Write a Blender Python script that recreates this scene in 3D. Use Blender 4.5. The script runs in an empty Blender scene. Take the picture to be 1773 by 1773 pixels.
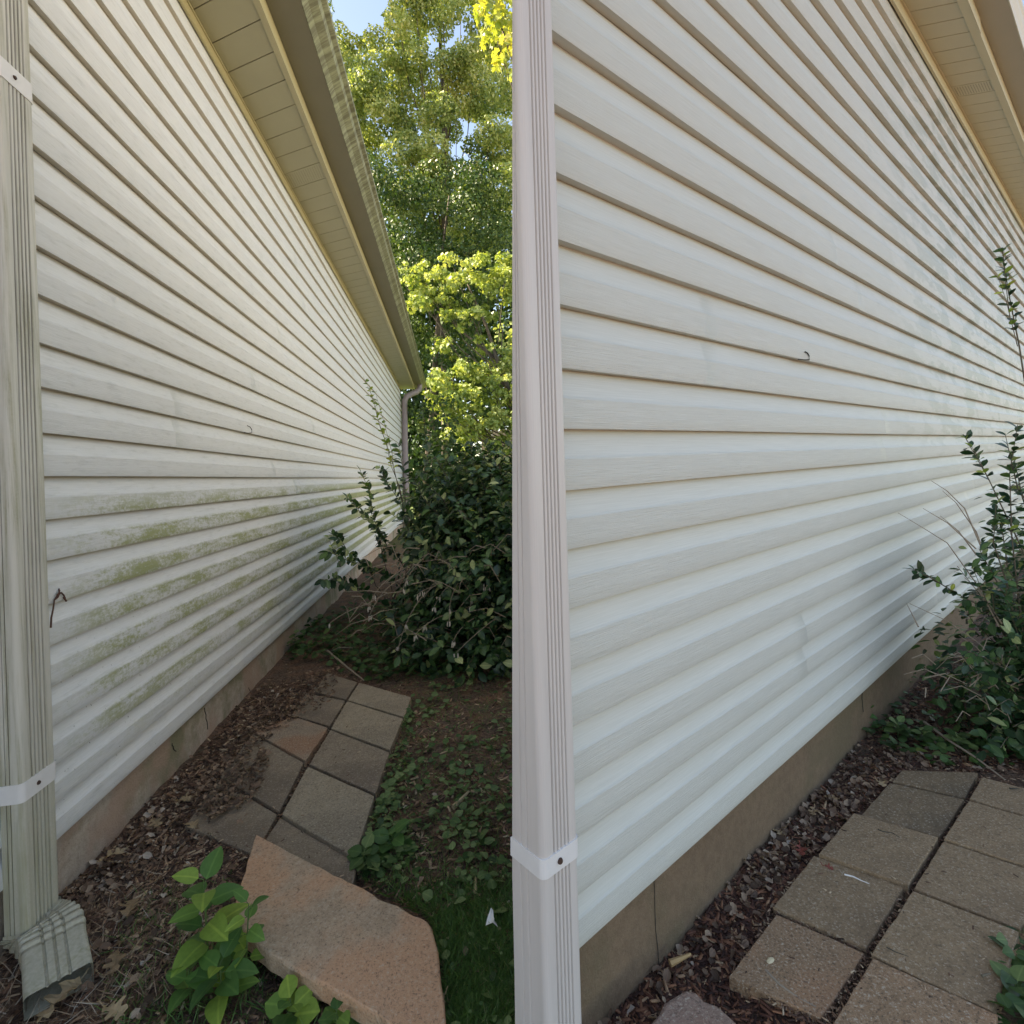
import bpy, math, random
import numpy as np
from mathutils import Vector, Matrix
random.seed(7); rng = np.random.default_rng(11)
S = bpy.context.scene
C = S.collection
# ------------------------------------------------------------------ camera
F = 900.0; CX = 886.5; RHO = math.atan(.0576); PY = 828 - .0576*106.5; HC = 1.25
cr, sr = math.cos(RHO), math.sin(RHO)
cam = bpy.data.cameras.new('camera'); camo = bpy.data.objects.new('camera', cam); C.objects.link(camo)
cam.sensor_width = 36; cam.lens = 36*F/1773; cam.shift_y = -(886.5-PY)/1773; cam.clip_end = 500; cam.clip_start = .02
camo.matrix_world = Matrix(((cr, sr, 0, 0), (0, 0, -1, 0), (-sr, cr, 0, HC), (0, 0, 0, 1)))
S.camera = camo
# ------------------------------------------------------------------ light
SUN_EL, SUN_AZ = math.radians(44), (-0.97, 0.12)
sd = Vector((SUN_AZ[0], SUN_AZ[1], 0)).normalized()*math.cos(SUN_EL); sd.z = math.sin(SUN_EL)
W = bpy.data.worlds.new('World'); S.world = W; W.use_nodes = True
nt = W.node_tree; bg = nt.nodes['Background']; sky = nt.nodes.new('ShaderNodeTexSky'); sky.sky_type = 'NISHITA'
sky.sun_disc = False; sky.sun_elevation = SUN_EL; sky.sun_rotation = math.atan2(sd.x, sd.y)
sky.air_density = 1.0; sky.dust_density = .6; sky.ozone_density = 1.5
nt.links.new(sky.outputs[0], bg.inputs[0]); bg.inputs[1].default_value = .095
sun = bpy.data.lights.new('sun', 'SUN'); sun.energy = 4.8; sun.angle = math.radians(.55); sun.color = (1, .95, .86)
suno = bpy.data.objects.new('sun', sun); C.objects.link(suno); suno.rotation_euler = sd.to_track_quat('Z', 'Y').to_euler()
S.view_settings.view_transform = 'Standard'; S.view_settings.look = 'None'; S.view_settings.gamma = 1
S.view_settings.exposure = 2.1
S.view_settings.use_white_balance = True; S.view_settings.white_balance_temperature = 8300; S.view_settings.white_balance_tint = 13

# ------------------------------------------------------------------ pixel <-> world helpers (survey of the site)
def ray(px, py):
    xc = (px-CX)/F; yc = -(py-PY)/F
    return (xc*cr+yc*sr, 1.0, -xc*sr+yc*cr)
def gp(px, py, z=0.0):
    r = ray(px, py); k = (z-HC)/r[2]; return Vector((r[0]*k, r[1]*k, z))
def at(px, py, Y):
    r = ray(px, py); return Vector((r[0]*Y, Y, HC+r[2]*Y))
class Frame:
    def __init__(s, vp, base):
        d = ray(*vp); L = math.hypot(d[0], d[1]); s.d = (d[0]/L, d[1]/L); s.n = (s.d[1], -s.d[0]); s.o = gp(*base)
        s.oc = -(s.o[0]*s.n[0]+s.o[1]*s.n[1])
    def wp(s, px, py, out=0.0):
        r = ray(px, py); k = (out-s.oc)/(r[0]*s.n[0]+r[1]*s.n[1])
        X, Y, Z = r[0]*k, r[1]*k, HC+r[2]*k
        return ((X-s.o[0])*s.d[0]+(Y-s.o[1])*s.d[1], Z)
    def oh(s, px, py, out=None, h=None):
        r = ray(px, py); k = r[2]/(r[0]*s.n[0]+r[1]*s.n[1])
        return HC+(out-s.oc)*k if out is not None else s.oc+(h-HC)/k
    def world(s, S_, out, z): return Vector((s.o[0]+S_*s.d[0]+out*s.n[0], s.o[1]+S_*s.d[1]+out*s.n[1], z))
FA = Frame((780, 828), (103, 1550)); FB = Frame((1978, 759), (1330, 1462))

# ------------------------------------------------------------------ materials
class M:
    def __init__(s, name):
        s.m = bpy.data.materials.new(name); s.m.use_nodes = True; s.t = s.m.node_tree
        s.p = s.t.nodes['Principled BSDF']; s.out = s.t.nodes['Material Output']
    def n(s, t, **k):
        o = s.t.nodes.new('ShaderNode'+t)
        for a, b in k.items(): setattr(o, a, b)
        return o
    def l(s, a, b): s.t.links.new(a, b)
    def coord(s, kind='Object', scale=(1, 1, 1)):
        c = s.n('TexCoord'); mp = s.n('Mapping'); mp.inputs['Scale'].default_value = scale
        s.l(c.outputs[kind], mp.inputs[0]); return mp.outputs[0]
    def noise(s, vec, scale, detail=4, rough=.55, out=0):
        o = s.n('TexNoise'); o.inputs['Scale'].default_value = scale; o.inputs['Detail'].default_value = detail
        o.inputs['Roughness'].default_value = rough; s.l(vec, o.inputs['Vector']); return o.outputs[out]
    def ramp(s, fac, stops):
        o = s.n('ValToRGB'); e = o.color_ramp.elements
        while len(e) < len(stops): e.new(.5)
        for i, (p, c) in enumerate(stops): e[i].position = p; e[i].color = (c if len(c) == 4 else (*c, 1)) if not isinstance(c, float) else (c, c, c, 1)
        s.l(fac, o.inputs[0]); return o.outputs[0]
    def mix(s, fac, a, b, mode='MIX'):
        o = s.n('MixRGB', blend_type=mode)
        for v, i in ((fac, 0), (a, 1), (b, 2)):
            if hasattr(v, 'is_linked') or hasattr(v, 'links'): s.l(v, o.inputs[i])
            elif i == 0: o.inputs[0].default_value = v
            else: o.inputs[i].default_value = (*v, 1)
        return o.outputs[0]
    def math(s, op, a, b=0.0, clamp=False):
        o = s.n('Math', operation=op); o.use_clamp = clamp
        for v, i in ((a, 0), (b, 1)):
            if isinstance(v, (int, float)): o.inputs[i].default_value = v
            else: s.l(v, o.inputs[i])
        return o.outputs[0]
    def rng(s, v, a, b, c=0.0, d=1.0):
        o = s.n('MapRange', interpolation_type='SMOOTHSTEP'); s.l(v, o.inputs[0])
        for i, x in enumerate((a, b, c, d)): o.inputs[i+1].default_value = x
        return o.outputs[0]
    def bump(s, h, strength=.3, dist=.01):
        o = s.n('Bump'); o.inputs['Strength'].default_value = strength; o.inputs['Distance'].default_value = dist
        s.l(h, o.inputs['Height']); s.l(o.outputs[0], s.p.inputs['Normal']); return o
    def col(s, c):
        if isinstance(c, tuple): s.p.inputs['Base Color'].default_value = (*c, 1)
        else: s.l(c, s.p.inputs['Base Color'])
    def rough(s, r):
        if isinstance(r, (int, float)): s.p.inputs['Roughness'].default_value = r
        else: s.l(r, s.p.inputs['Roughness'])
    def attr(s, name):
        o = s.n('Attribute', attribute_name=name); return o.outputs['Fac']
    def sep(s, v):
        o = s.n('SeparateXYZ'); s.l(v, o.inputs[0]); return o.outputs

def leaf_mat(name, stops, trans=.3, rough=.5, spec=.4):
    m = M(name); c = m.ramp(m.attr('tone'), stops)
    c = m.mix(m.rng(m.attr('mid'), .86, .97, 0, .45), c, m.mix(1.0, c, (2.0, 1.7, 1.8), 'MULTIPLY'))
    gn = m.noise(m.coord(), 90, 3, .6); c = m.mix(m.rng(gn, .35, .7, 0, .5), c, m.mix(1.0, c, (.72, .75, .7), 'MULTIPLY'))
    m.col(c); m.rough(rough); m.p.inputs['Specular IOR Level'].default_value = spec
    tr = m.n('BsdfTranslucent'); mx = m.n('MixShader'); mx.inputs[0].default_value = trans
    c2 = m.mix(1.0, c, (1.5, 1.35, .6), 'MULTIPLY')
    m.l(c2, tr.inputs[0]); m.l(m.p.outputs[0], mx.inputs[1]); m.l(tr.outputs[0], mx.inputs[2]); m.l(mx.outputs[0], m.out.inputs[0])
    return m.m
def simple(name, c, rough=.6, nscale=None, var=.15, bump=None):
    m = M(name)
    if nscale:
        v = m.coord(); f = m.noise(v, nscale, 6, .6)
        m.col(m.mix(f, tuple(x*(1-var) for x in c), tuple(min(1, x*(1+var)) for x in c)))
        if bump: m.bump(m.noise(v, nscale*4, 5, .6), .5, bump)
    else: m.col(c)
    m.rough(rough); return m.m

def siding_mat(name, base, dirty):
    m = M(name); v = m.coord(); x, y, z = m.sep(v)
    ph = m.attr('phase')
    big = m.noise(m.coord(scale=(.8, 1, 3)), 1.2, 3)
    c = m.mix(big, tuple(b*.95 for b in base), base)
    grain = m.noise(m.coord(scale=(6, 1, 320)), 1.0, 5, .65)
    grain2 = m.noise(m.coord(scale=(12, 1, 650)), 1.0, 3, .6)
    c = m.mix(m.rng(grain, .3, .7), c, m.mix(1.0, c, (.90, .90, .89), 'MULTIPLY'))
    tan = m.rng(ph, .86, .99)  # warm bounce and shade under each butt, painted into the colour as tan
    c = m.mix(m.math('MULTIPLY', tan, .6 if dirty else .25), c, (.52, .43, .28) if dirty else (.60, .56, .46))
    if dirty:
        gr = m.noise(m.coord(scale=(3, 1, 18)), 3, 6, .7)
        c = m.mix(m.math('MULTIPLY', m.rng(gr, .48, .75), .35), c, (.36, .37, .34))
        flat = m.rng(ph, .62, .42)
        al = m.noise(m.coord(scale=(1.5, 1, 7.0)), 1.9, 10, .78)
        fine = m.noise(m.coord(scale=(1, 1, 1.2)), 60, 5, .75)
        a = m.math('ADD', al, m.math('MULTIPLY', m.math('SUBTRACT', fine, .5), .5))
        zm = m.math('MULTIPLY', m.rng(z, .26, .5), m.rng(z, 1.32, 1.18))
        xm = m.rng(x, -.1, .35)
        far = m.rng(x, 2.2, 5.5, .0, .13)
        lvl = m.math('ADD', a, far)
        msk = m.math('MULTIPLY', m.math('MULTIPLY', m.rng(lvl, .40, .61), flat), m.math('MULTIPLY', zm, xm))
        c = m.mix(m.math('MULTIPLY', msk, .92), c, m.mix(fine, (.19, .22, .06), (.47, .49, .25)))
        sp = m.noise(m.coord(scale=(1, 1, 1)), 95, 2, .5)
        c = m.mix(m.math('MULTIPLY', m.rng(sp, .72, .76), m.rng(z, 1.1, .3)), c, (.08, .07, .05))
    else:
        w = m.noise(m.coord(scale=(1.6, 1, 5.0)), 1.5, 4, .6)
        xm = m.math('MULTIPLY', m.rng(x, 1.0, 3.0), m.rng(z, .9, 1.5))
        wf = m.math('MULTIPLY', m.math('MULTIPLY', m.rng(w, .46, .56), xm), 1.0)
        c = m.mix(wf, c, m.mix(1.0, c, (.76, .79, .76), 'MULTIPLY'))
        m.rough(m.mix(wf, (.5, .5, .5), (.45, .45, .45)))
    m.col(c)
    if dirty: m.rough(.55)
    flatm = m.rng(ph, .56, .5)
    h = m.math('MULTIPLY', m.math('ADD', grain, grain2), m.math('ADD', m.math('MULTIPLY', flatm, .8), .2))
    m.bump(h, .55, .0035)
    m.p.inputs['Specular IOR Level'].default_value = .2
    return m.m
def metal_mat(name, base, dirty):
    m = M(name); c = base
    n1 = m.noise(m.coord(scale=(30, 30, 1.2)), 1.0, 5, .6)
    c = m.mix(m.rng(n1, .35, .75), base, tuple(b*.9 for b in base))
    if dirty:
        n2 = m.noise(m.coord(scale=(60, 60, 1.6)), 1.0, 7, .7); n3 = m.noise(m.coord(scale=(1, 1, .5)), 9, 4, .6)
        f = m.noise(m.coord(), 140, 4, .7)
        k = m.math('MULTIPLY', m.rng(n2, .42, .66), m.rng(n3, .3, .7, .35, 1.0))
        c = m.mix(m.math('MULTIPLY', k, .95), c, m.mix(f, (.20, .19, .11), (.44, .42, .31)))
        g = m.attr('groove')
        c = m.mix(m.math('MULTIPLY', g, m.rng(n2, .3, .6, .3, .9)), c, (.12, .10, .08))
        z = m.sep(m.coord())[2]
        c = m.mix(m.math('MULTIPLY', m.rng(z, .75, .15), m.rng(f, .3, .7, .25, .5)), c, (.33, .32, .20))
    m.col(c); m.rough(.45); return m.m
def concrete(name, base, stain=None, spk=.25, s=1.0, reddish=None):
    m = M(name); v = m.coord(); big = m.noise(v, 3.5*s, 5, .6); fine = m.noise(v, 150*s, 3, .75); mid = m.noise(v, 35*s, 5, .7)
    c = m.mix(big, tuple(b*.72 for b in base), tuple(min(1, b*1.2) for b in base))
    c = m.mix(m.rng(mid, .35, .7), c, m.mix(1.0, c, (.8, .78, .76), 'MULTIPLY'))
    if stain:
        sn = m.noise(v, 2.3*s, 6, .65); sn2 = m.noise(v, 7*s, 6, .7)
        c = m.mix(m.math('MULTIPLY', m.rng(sn, .45, .62), .75), c, stain)
    if reddish:
        o = m.noise(m.coord(scale=(1.3, 1, 1)), 4.1*s, 4, .5); c = m.mix(m.math('MULTIPLY', m.rng(o, .42, .62), .8), c, reddish)
    c = m.mix(m.math('MULTIPLY', m.rng(fine, .54, .68), min(1, spk*1.7)), c, (.56, .50, .40))
    c = m.mix(m.math('MULTIPLY', m.rng(fine, .46, .34), min(1, spk*1.9)), c, (.06, .05, .04))
    m.col(c); m.rough(.92); m.bump(m.math('ADD', fine, m.math('MULTIPLY', mid, 2.0)), .6, .004); return m.m

MT = {}
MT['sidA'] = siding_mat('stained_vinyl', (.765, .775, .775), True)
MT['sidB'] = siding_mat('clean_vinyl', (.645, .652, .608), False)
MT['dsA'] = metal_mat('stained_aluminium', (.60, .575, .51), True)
MT['dsB'] = metal_mat('clean_aluminium', (.62, .575, .545), False)
MT['strap'] = simple('strap_metal', (.74, .72, .71), .4, 30, .08)
MT['rust'] = simple('rusty_screw', (.06, .03, .02), .7)
MT['fndA'] = concrete('foundation_stained', (.52, .44, .37), (.16, .17, .08), .15, 1.0, (.42, .29, .22))
MT['fndB'] = concrete('foundation_brown', (.215, .145, .092), (.15, .115, .066), .05, 1.0)
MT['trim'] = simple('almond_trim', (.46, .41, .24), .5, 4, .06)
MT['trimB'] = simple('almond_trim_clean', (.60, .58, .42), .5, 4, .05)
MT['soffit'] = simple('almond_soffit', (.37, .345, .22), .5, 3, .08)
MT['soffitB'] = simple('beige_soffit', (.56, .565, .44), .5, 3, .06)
MT['dark'] = simple('dark_gap', (.05, .045, .035), .9)
mm = M('weathered_gutter'); n1 = mm.noise(mm.coord(scale=(14, 1, 2.5)), 2.2, 7, .72); n2 = mm.noise(mm.coord(scale=(1, 1, 1)), 2.0, 4, .6)
mm.col(mm.mix(mm.rng(n1, .4, .62), (.13, .125, .075), mm.mix(n2, (.34, .34, .27), (.22, .25, .11)))); mm.rough(.6); MT['gutterA'] = mm.m
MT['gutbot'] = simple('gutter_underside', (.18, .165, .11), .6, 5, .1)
MT['gutB'] = simple('gutter_cream', (.66, .63, .52), .5, 5, .06)
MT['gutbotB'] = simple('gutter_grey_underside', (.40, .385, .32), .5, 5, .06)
MT['dsfar'] = simple('grey_brown_downspout', (.30, .25, .25), .5, 8, .1)
MT['shingle'] = simple('asphalt_shingle', (.09, .085, .08), .95, 30, .4, .004)
mm = M('bark'); v = mm.coord(scale=(1, 1, .25)); n = mm.noise(v, 14, 6, .7); mm.col(mm.ramp(n, [(.3, (.05, .04, .03)), (.7, (.17, .14, .11))])); mm.rough(.95); mm.bump(n, .8, .03); MT['bark'] = mm.m
MT['twig'] = simple('dry_twig', (.30, .24, .18), .85, 20, .3)
MT['twigd'] = simple('dark_twig', (.12, .10, .07), .85, 20, .3)
MT['seed'] = simple('dry_seed_heads', (.55, .50, .44), .9, 60, .2)
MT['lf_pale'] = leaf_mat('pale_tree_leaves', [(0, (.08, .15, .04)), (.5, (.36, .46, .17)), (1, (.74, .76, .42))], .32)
MT['lf_shade_dark'] = leaf_mat('shade_dark_tree_leaves', [(0, (.018, .05, .014)), (.5, (.05, .11, .03)), (1, (.20, .28, .09))], .2)  # shade inside the crowns is painted in as dark leaf colour
MT['lf_maple'] = leaf_mat('maple_leaves', [(0, (.07, .14, .03)), (.5, (.30, .40, .11)), (1, (.58, .64, .27))], .3)
MT['lf_yellow'] = leaf_mat('yellow_leaves', [(0, (.16, .26, .05)), (.5, (.36, .42, .09)), (1, (.62, .56, .13))], .35)
MT['lf_shrub'] = leaf_mat('shrub_leaves', [(0, (.010, .036, .015)), (.5, (.028, .082, .030)), (.85, (.08, .17, .055)), (1, (.38, .44, .20))], .2, .36, .5)
MT['lf_new'] = leaf_mat('new_shoot_leaves', [(0, (.10, .20, .05)), (.5, (.22, .34, .08)), (1, (.45, .50, .12))], .35)
MT['lf_weed'] = leaf_mat('weed_leaves', [(0, (.045, .12, .03)), (.5, (.09, .21, .045)), (1, (.24, .36, .06))], .25, .5)
MT['lf_cover'] = leaf_mat('creeper_leaves', [(0, (.025, .06, .018)), (.5, (.055, .12, .03)), (1, (.17, .24, .09))], .2)
MT['grass'] = leaf_mat('grass_blades', [(0, (.07, .15, .04)), (.7, (.14, .27, .07)), (1, (.36, .36, .18))], .25)
MT['litter'] = leaf_mat('brown_leaf_litter', [(0, (.07, .045, .032)), (.5, (.20, .125, .085)), (.85, (.36, .25, .17)), (1, (.52, .46, .40))], .1, .8)
MT['oak'] = leaf_mat('dry_oak_leaf', [(0, (.27, .18, .105)), (1, (.46, .34, .21))], .15, .75)
MT['chips'] = leaf_mat('wood_chips', [(0, (.05, .028, .02)), (.45, (.17, .09, .06)), (.8, (.36, .225, .145)), (1, (.62, .48, .33))], 0.02, .85)
MT['chipsB'] = leaf_mat('red_brown_chips', [(0, (.04, .018, .014)), (.45, (.15, .062, .04)), (.82, (.34, .155, .085)), (1, (.62, .45, .28))], .02, .85)
mm = M('scrap_paper'); mm.col((.75, .74, .72)); mm.rough(.6); MT['white'] = mm.m
# ground: soil, mulch and mossy turf base
mm = M('soil_and_mulch'); v = mm.coord('Object')
a = mm.noise(v, 9, 7, .7); b = mm.noise(v, 70, 6, .75); d = mm.noise(v, 1.3, 3, .5)
vo = mm.n('TexVoronoi'); vo.inputs['Scale'].default_value = 55; mm.l(mm.coord('Object', (1, 2.2, 1)), vo.inputs['Vector'])
soil = mm.ramp(b, [(.28, (.045, .028, .019)), (.5, (.16, .10, .068)), (.75, (.36, .25, .18))])
soil = mm.mix(mm.rng(a, .4, .65), soil, mm.mix(1.0, soil, (1.5, 1.25, 1.1), 'MULTIPLY'))
soil = mm.mix(mm.math('MULTIPLY', mm.rng(d, .5, .65), mm.rng(b, .45, .6)), soil, (.06, .085, .03))
xs = mm.sep(mm.n('TexCoord').outputs['Object']); tc = mm.t.nodes[-1]
far = mm.rng(mm.sep(v)[1], 8, 13)
mm.col(mm.mix(far, soil, mm.mix(b, (.05, .09, .02), (.12, .18, .04)))); mm.rough(.95)
mm.bump(mm.math('ADD', b, mm.math('MULTIPLY', vo.outputs['Distance'], .6)), 1.0, .02); MT['soil'] = mm.m

# ------------------------------------------------------------------ mesh helpers
def link(name, V, Fc, mat, parent=None, smooth=False, attrs=None, mats=None, midx=None):
    me = bpy.data.meshes.new(name); me.from_pydata([tuple(v) for v in V], [], Fc); me.validate(clean_customdata=False)
    o = bpy.data.objects.new(name, me); C.objects.link(o); me.materials.append(mat)
    if mats:
        for x in mats: me.materials.append(x)
    if midx is not None: me.polygons.foreach_set('material_index', midx)
    if smooth: me.polygons.foreach_set('use_smooth', [True]*len(me.polygons))
    if attrs:
        for k, (dom, vals) in attrs.items():
            at_ = me.attributes.new(k, 'FLOAT', dom); at_.data.foreach_set('value', np.asarray(vals, dtype=np.float32))
    if parent: o.parent = parent
    return o
def tag(o, label=None, cat=None, group=None, kind=None):
    if label: o['label'] = label
    if cat: o['category'] = cat
    if group: o['group'] = group
    if kind: o['kind'] = kind
    return o
def empty(name, loc=(0, 0, 0), rz=0.0):
    o = bpy.data.objects.new(name, None); C.objects.link(o); o.location = loc; o.rotation_euler = (0, 0, rz); o.empty_display_size = .1
    return o
class MB:
    def __init__(s): s.V = []; s.F = []; s.A = []
    def add(s, V, Fc, a=None):
        b = len(s.V); s.V += [tuple(v) for v in V]; s.F += [tuple(i+b for i in f) for f in Fc]; s.A += (a if a is not None else [0.]*len(V))
    def hexa(s, P):   # 8 points, bottom loop then top loop
        s.add(P, [(3, 2, 1, 0), (4, 5, 6, 7), (0, 1, 5, 4), (1, 2, 6, 5), (2, 3, 7, 6), (3, 0, 4, 7)])
    def box(s, x0, x1, y0, y1, z0, z1): s.hexa([(x0, y0, z0), (x1, y0, z0), (x1, y1, z0), (x0, y1, z0), (x0, y0, z1), (x1, y0, z1), (x1, y1, z1), (x0, y1, z1)])
    def sweep(s, prof, rings, closed=True, caps=True, a=None):
        # rings: list of functions/lists giving 3d points for the profile
        n = len(prof); b = len(s.V)
        for R in rings: s.V += [tuple(p) for p in R]; s.A += (a if a is not None else [0.]*n)
        m = n if closed else n-1
        for i in range(len(rings)-1):
            for j in range(m):
                k = (j+1) % n; s.F.append((b+i*n+j, b+i*n+k, b+(i+1)*n+k, b+(i+1)*n+j))
        if caps and closed: s.F.append(tuple(b+j for j in reversed(range(n)))); s.F.append(tuple(b+(len(rings)-1)*n+j for j in range(n)))
    def tube(s, pts, rad, n=6):
        pts = [Vector(p) for p in pts]; up = Vector((.13, .31, .94)); rings = []
        for i, p in enumerate(pts):
            t = (pts[min(i+1, len(pts)-1)]-pts[max(i-1, 0)]); t = t.normalized() if t.length > 1e-9 else Vector((0, 0, 1))
            u = t.cross(up)
            if u.length < .05: u = t.cross(Vector((1, 0, 0)))
            u.normalize(); w = t.cross(u); r = rad[i] if isinstance(rad, (list, tuple)) else rad
            rings.append([p+u*(r*math.cos(2*math.pi*k/n))+w*(r*math.sin(2*math.pi*k/n)) for k in range(n)])
        s.sweep([0]*n, rings)
    def build(s, name, mat, parent=None, smooth=False, attr=None, inv=None):
        V = [inv @ Vector(v) for v in s.V] if inv is not None else s.V
        return link(name, V, s.F, mat, parent, smooth, {attr: ('POINT', s.A)} if attr else None)

# leaf templates: (verts, faces) base at origin, along +y, normal +z
T_RH = (np.array([(0, 0, 0), (.36, .5, .07), (0, 1, -.04), (-.36, .5, .07)]), [(0, 1, 2), (0, 2, 3)])
def oval(w=.34, fold=.07, droop=.12, seg=4, power=.9):
    V = []; Fc = []; n = seg
    for i in range(n+1):
        t = i/n; ww = w*math.sin(math.pi*(t**power))**.75 if 0 < i < n else 0.0
        z = -droop*t*t
        V += [(-ww, t, z+fold*(ww/w)), (0, t, z), (ww, t, z+fold*(ww/w))]
    for i in range(n):
        a = 3*i; Fc += [(a, a+1, a+4, a+3), (a+1, a+2, a+5, a+4)]
    return (np.array(V), Fc)
T_OV = oval(.27, .06, .15, 4, 1.15); T_HEART = oval(.42, .05, .2, 5, .72); T_ROUND = oval(.46, .05, .1, 4, .85); T_WEED = oval(.33, .09, .28, 7, .70)
T_BLADE = (np.array([(-.03, 0, 0), (.03, 0, 0), (-.024, .45, .05), (.024, .45, .05), (0, 1, .28)]), [(0, 1, 3, 2), (2, 3, 4)])
T_CHIP = (np.array([(-.12, 0, 0), (.12, 0, 0), (.09, 1, 0), (-.07, .9, 0), (-.12, 0, .1), (.12, 0, .1), (.09, 1, .08), (-.07, .9, .08)]), [(4, 5, 6, 7), (0, 1, 5, 4), (1, 2, 6, 5), (2, 3, 7, 6), (3, 0, 4, 7)])
T_MAPLE = (np.array([(0, 0, 0), (.20, .12, .0), (.5, .25, .08), (.28, .42, .03), (.42, .75, .06), (.12, .66, 0), (0, 1, -.05), (-.12, .66, 0), (-.42, .75, .06), (-.28, .42, .03), (-.5, .25, .08), (-.2, .12, 0), (0, .4, -.02)]),
           [(12, i, (i+1) % 12) for i in range(12)])
def curl_leaf(seed):   # dry crumpled leaf for the litter
    r = np.random.default_rng(seed); V, Fc = oval(.33, .18, -.2, 4, .95); V = V.copy(); V[:, 2] += r.normal(0, .05, len(V)); V[:, 0] += r.normal(0, .03, len(V)); return (V, Fc)
T_CURL = curl_leaf(3)
def scatter(name, tpl, P, A, N, size, mat, parent=None, tone=None, smooth=True, wscale=None, inv=None):
    """many leaves as one mesh: P base points, A axis dirs, N normals, size lengths"""
    P = np.asarray(P, float); A = np.asarray(A, float); N = np.asarray(N, float); size = np.asarray(size, float)
    A /= np.linalg.norm(A, axis=1)[:, None]+1e-9
    X = np.cross(A, N); X /= np.linalg.norm(X, axis=1)[:, None]+1e-9; Z = np.cross(X, A)
    V, Fc = tpl; k = len(V); n = len(P); ws = size if wscale is None else size*wscale
    W_ = (P[:, None, :] + V[None, :, 0, None]*X[:, None, :]*ws[:, None, None] + V[None, :, 1, None]*A[:, None, :]*size[:, None, None] + V[None, :, 2, None]*Z[:, None, :]*size[:, None, None]).reshape(-1, 3)
    if inv is not None:
        Mi = np.array(inv); W_ = W_@Mi[:3, :3].T+Mi[:3, 3]
    me = bpy.data.meshes.new(name)
    ls = np.array([len(f) for f in Fc]); fl = np.concatenate([np.array(f) for f in Fc])
    L = (fl[None, :]+(np.arange(n)*k)[:, None]).ravel(); tot = np.tile(ls, n); st = np.concatenate([[0], np.cumsum(tot)[:-1]])
    me.vertices.add(n*k); me.vertices.foreach_set('co', W_.astype(np.float32).ravel())
    me.loops.add(len(L)); me.loops.foreach_set('vertex_index', L.astype(np.int32))
    me.polygons.add(len(tot)); me.polygons.foreach_set('loop_start', st.astype(np.int32)); me.polygons.foreach_set('loop_total', tot.astype(np.int32))
    me.update(calc_edges=True)
    if smooth: me.polygons.foreach_set('use_smooth', np.ones(len(tot), bool))
    if k in (15, 18, 21, 24) and n < 60000:
        am = me.attributes.new('mid', 'FLOAT', 'POINT'); am.data.foreach_set('value', np.tile(1-np.abs(V[:, 0])/np.abs(V[:, 0]).max(), n).astype(np.float32))
    t = rng.random(n) if tone is None else np.asarray(tone)
    a = me.attributes.new('tone', 'FLOAT', 'FACE'); a.data.foreach_set('value', np.repeat(t, len(Fc)).astype(np.float32))
    o = bpy.data.objects.new(name, me); C.objects.link(o); me.materials.append(mat)
    if parent: o.parent = parent
    return o
def rdir(n, up=0.0):
    v = rng.normal(size=(n, 3)); v /= np.linalg.norm(v, axis=1)[:, None]; v[:, 2] += up; v /= np.linalg.norm(v, axis=1)[:, None]; return v

# ------------------------------------------------------------------ ground
nx, ny = 220, 200
gx = np.concatenate([[-90, -40, -20, -10, -6], np.linspace(-4, 5, nx), [8, 14, 25, 50, 90]]); gy = np.concatenate([[-60, -25, -8, -3], np.linspace(-.5, 8, ny), [10, 13, 18, 26, 40, 70, 130]])
def gz(x, y):
    return .006*np.sin(7.1*x+2*y)+.005*np.sin(9.3*y-3.7*x+1)+.004*np.sin(23*x+11*y)+.003*np.sin(31*y-17*x)-.006
GX, GY = np.meshgrid(gx, gy); GZ = gz(GX, GY)+rng.normal(0, .0018, GX.shape)
n_ = len(gx); Fg = [(j*n_+i, j*n_+i+1, (j+1)*n_+i+1, (j+1)*n_+i) for j in range(len(gy)-1) for i in range(n_-1)]
tag(link('ground', np.stack([GX.ravel(), GY.ravel(), GZ.ravel()], 1), Fg, MT['soil'], smooth=True), kind='structure')

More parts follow.
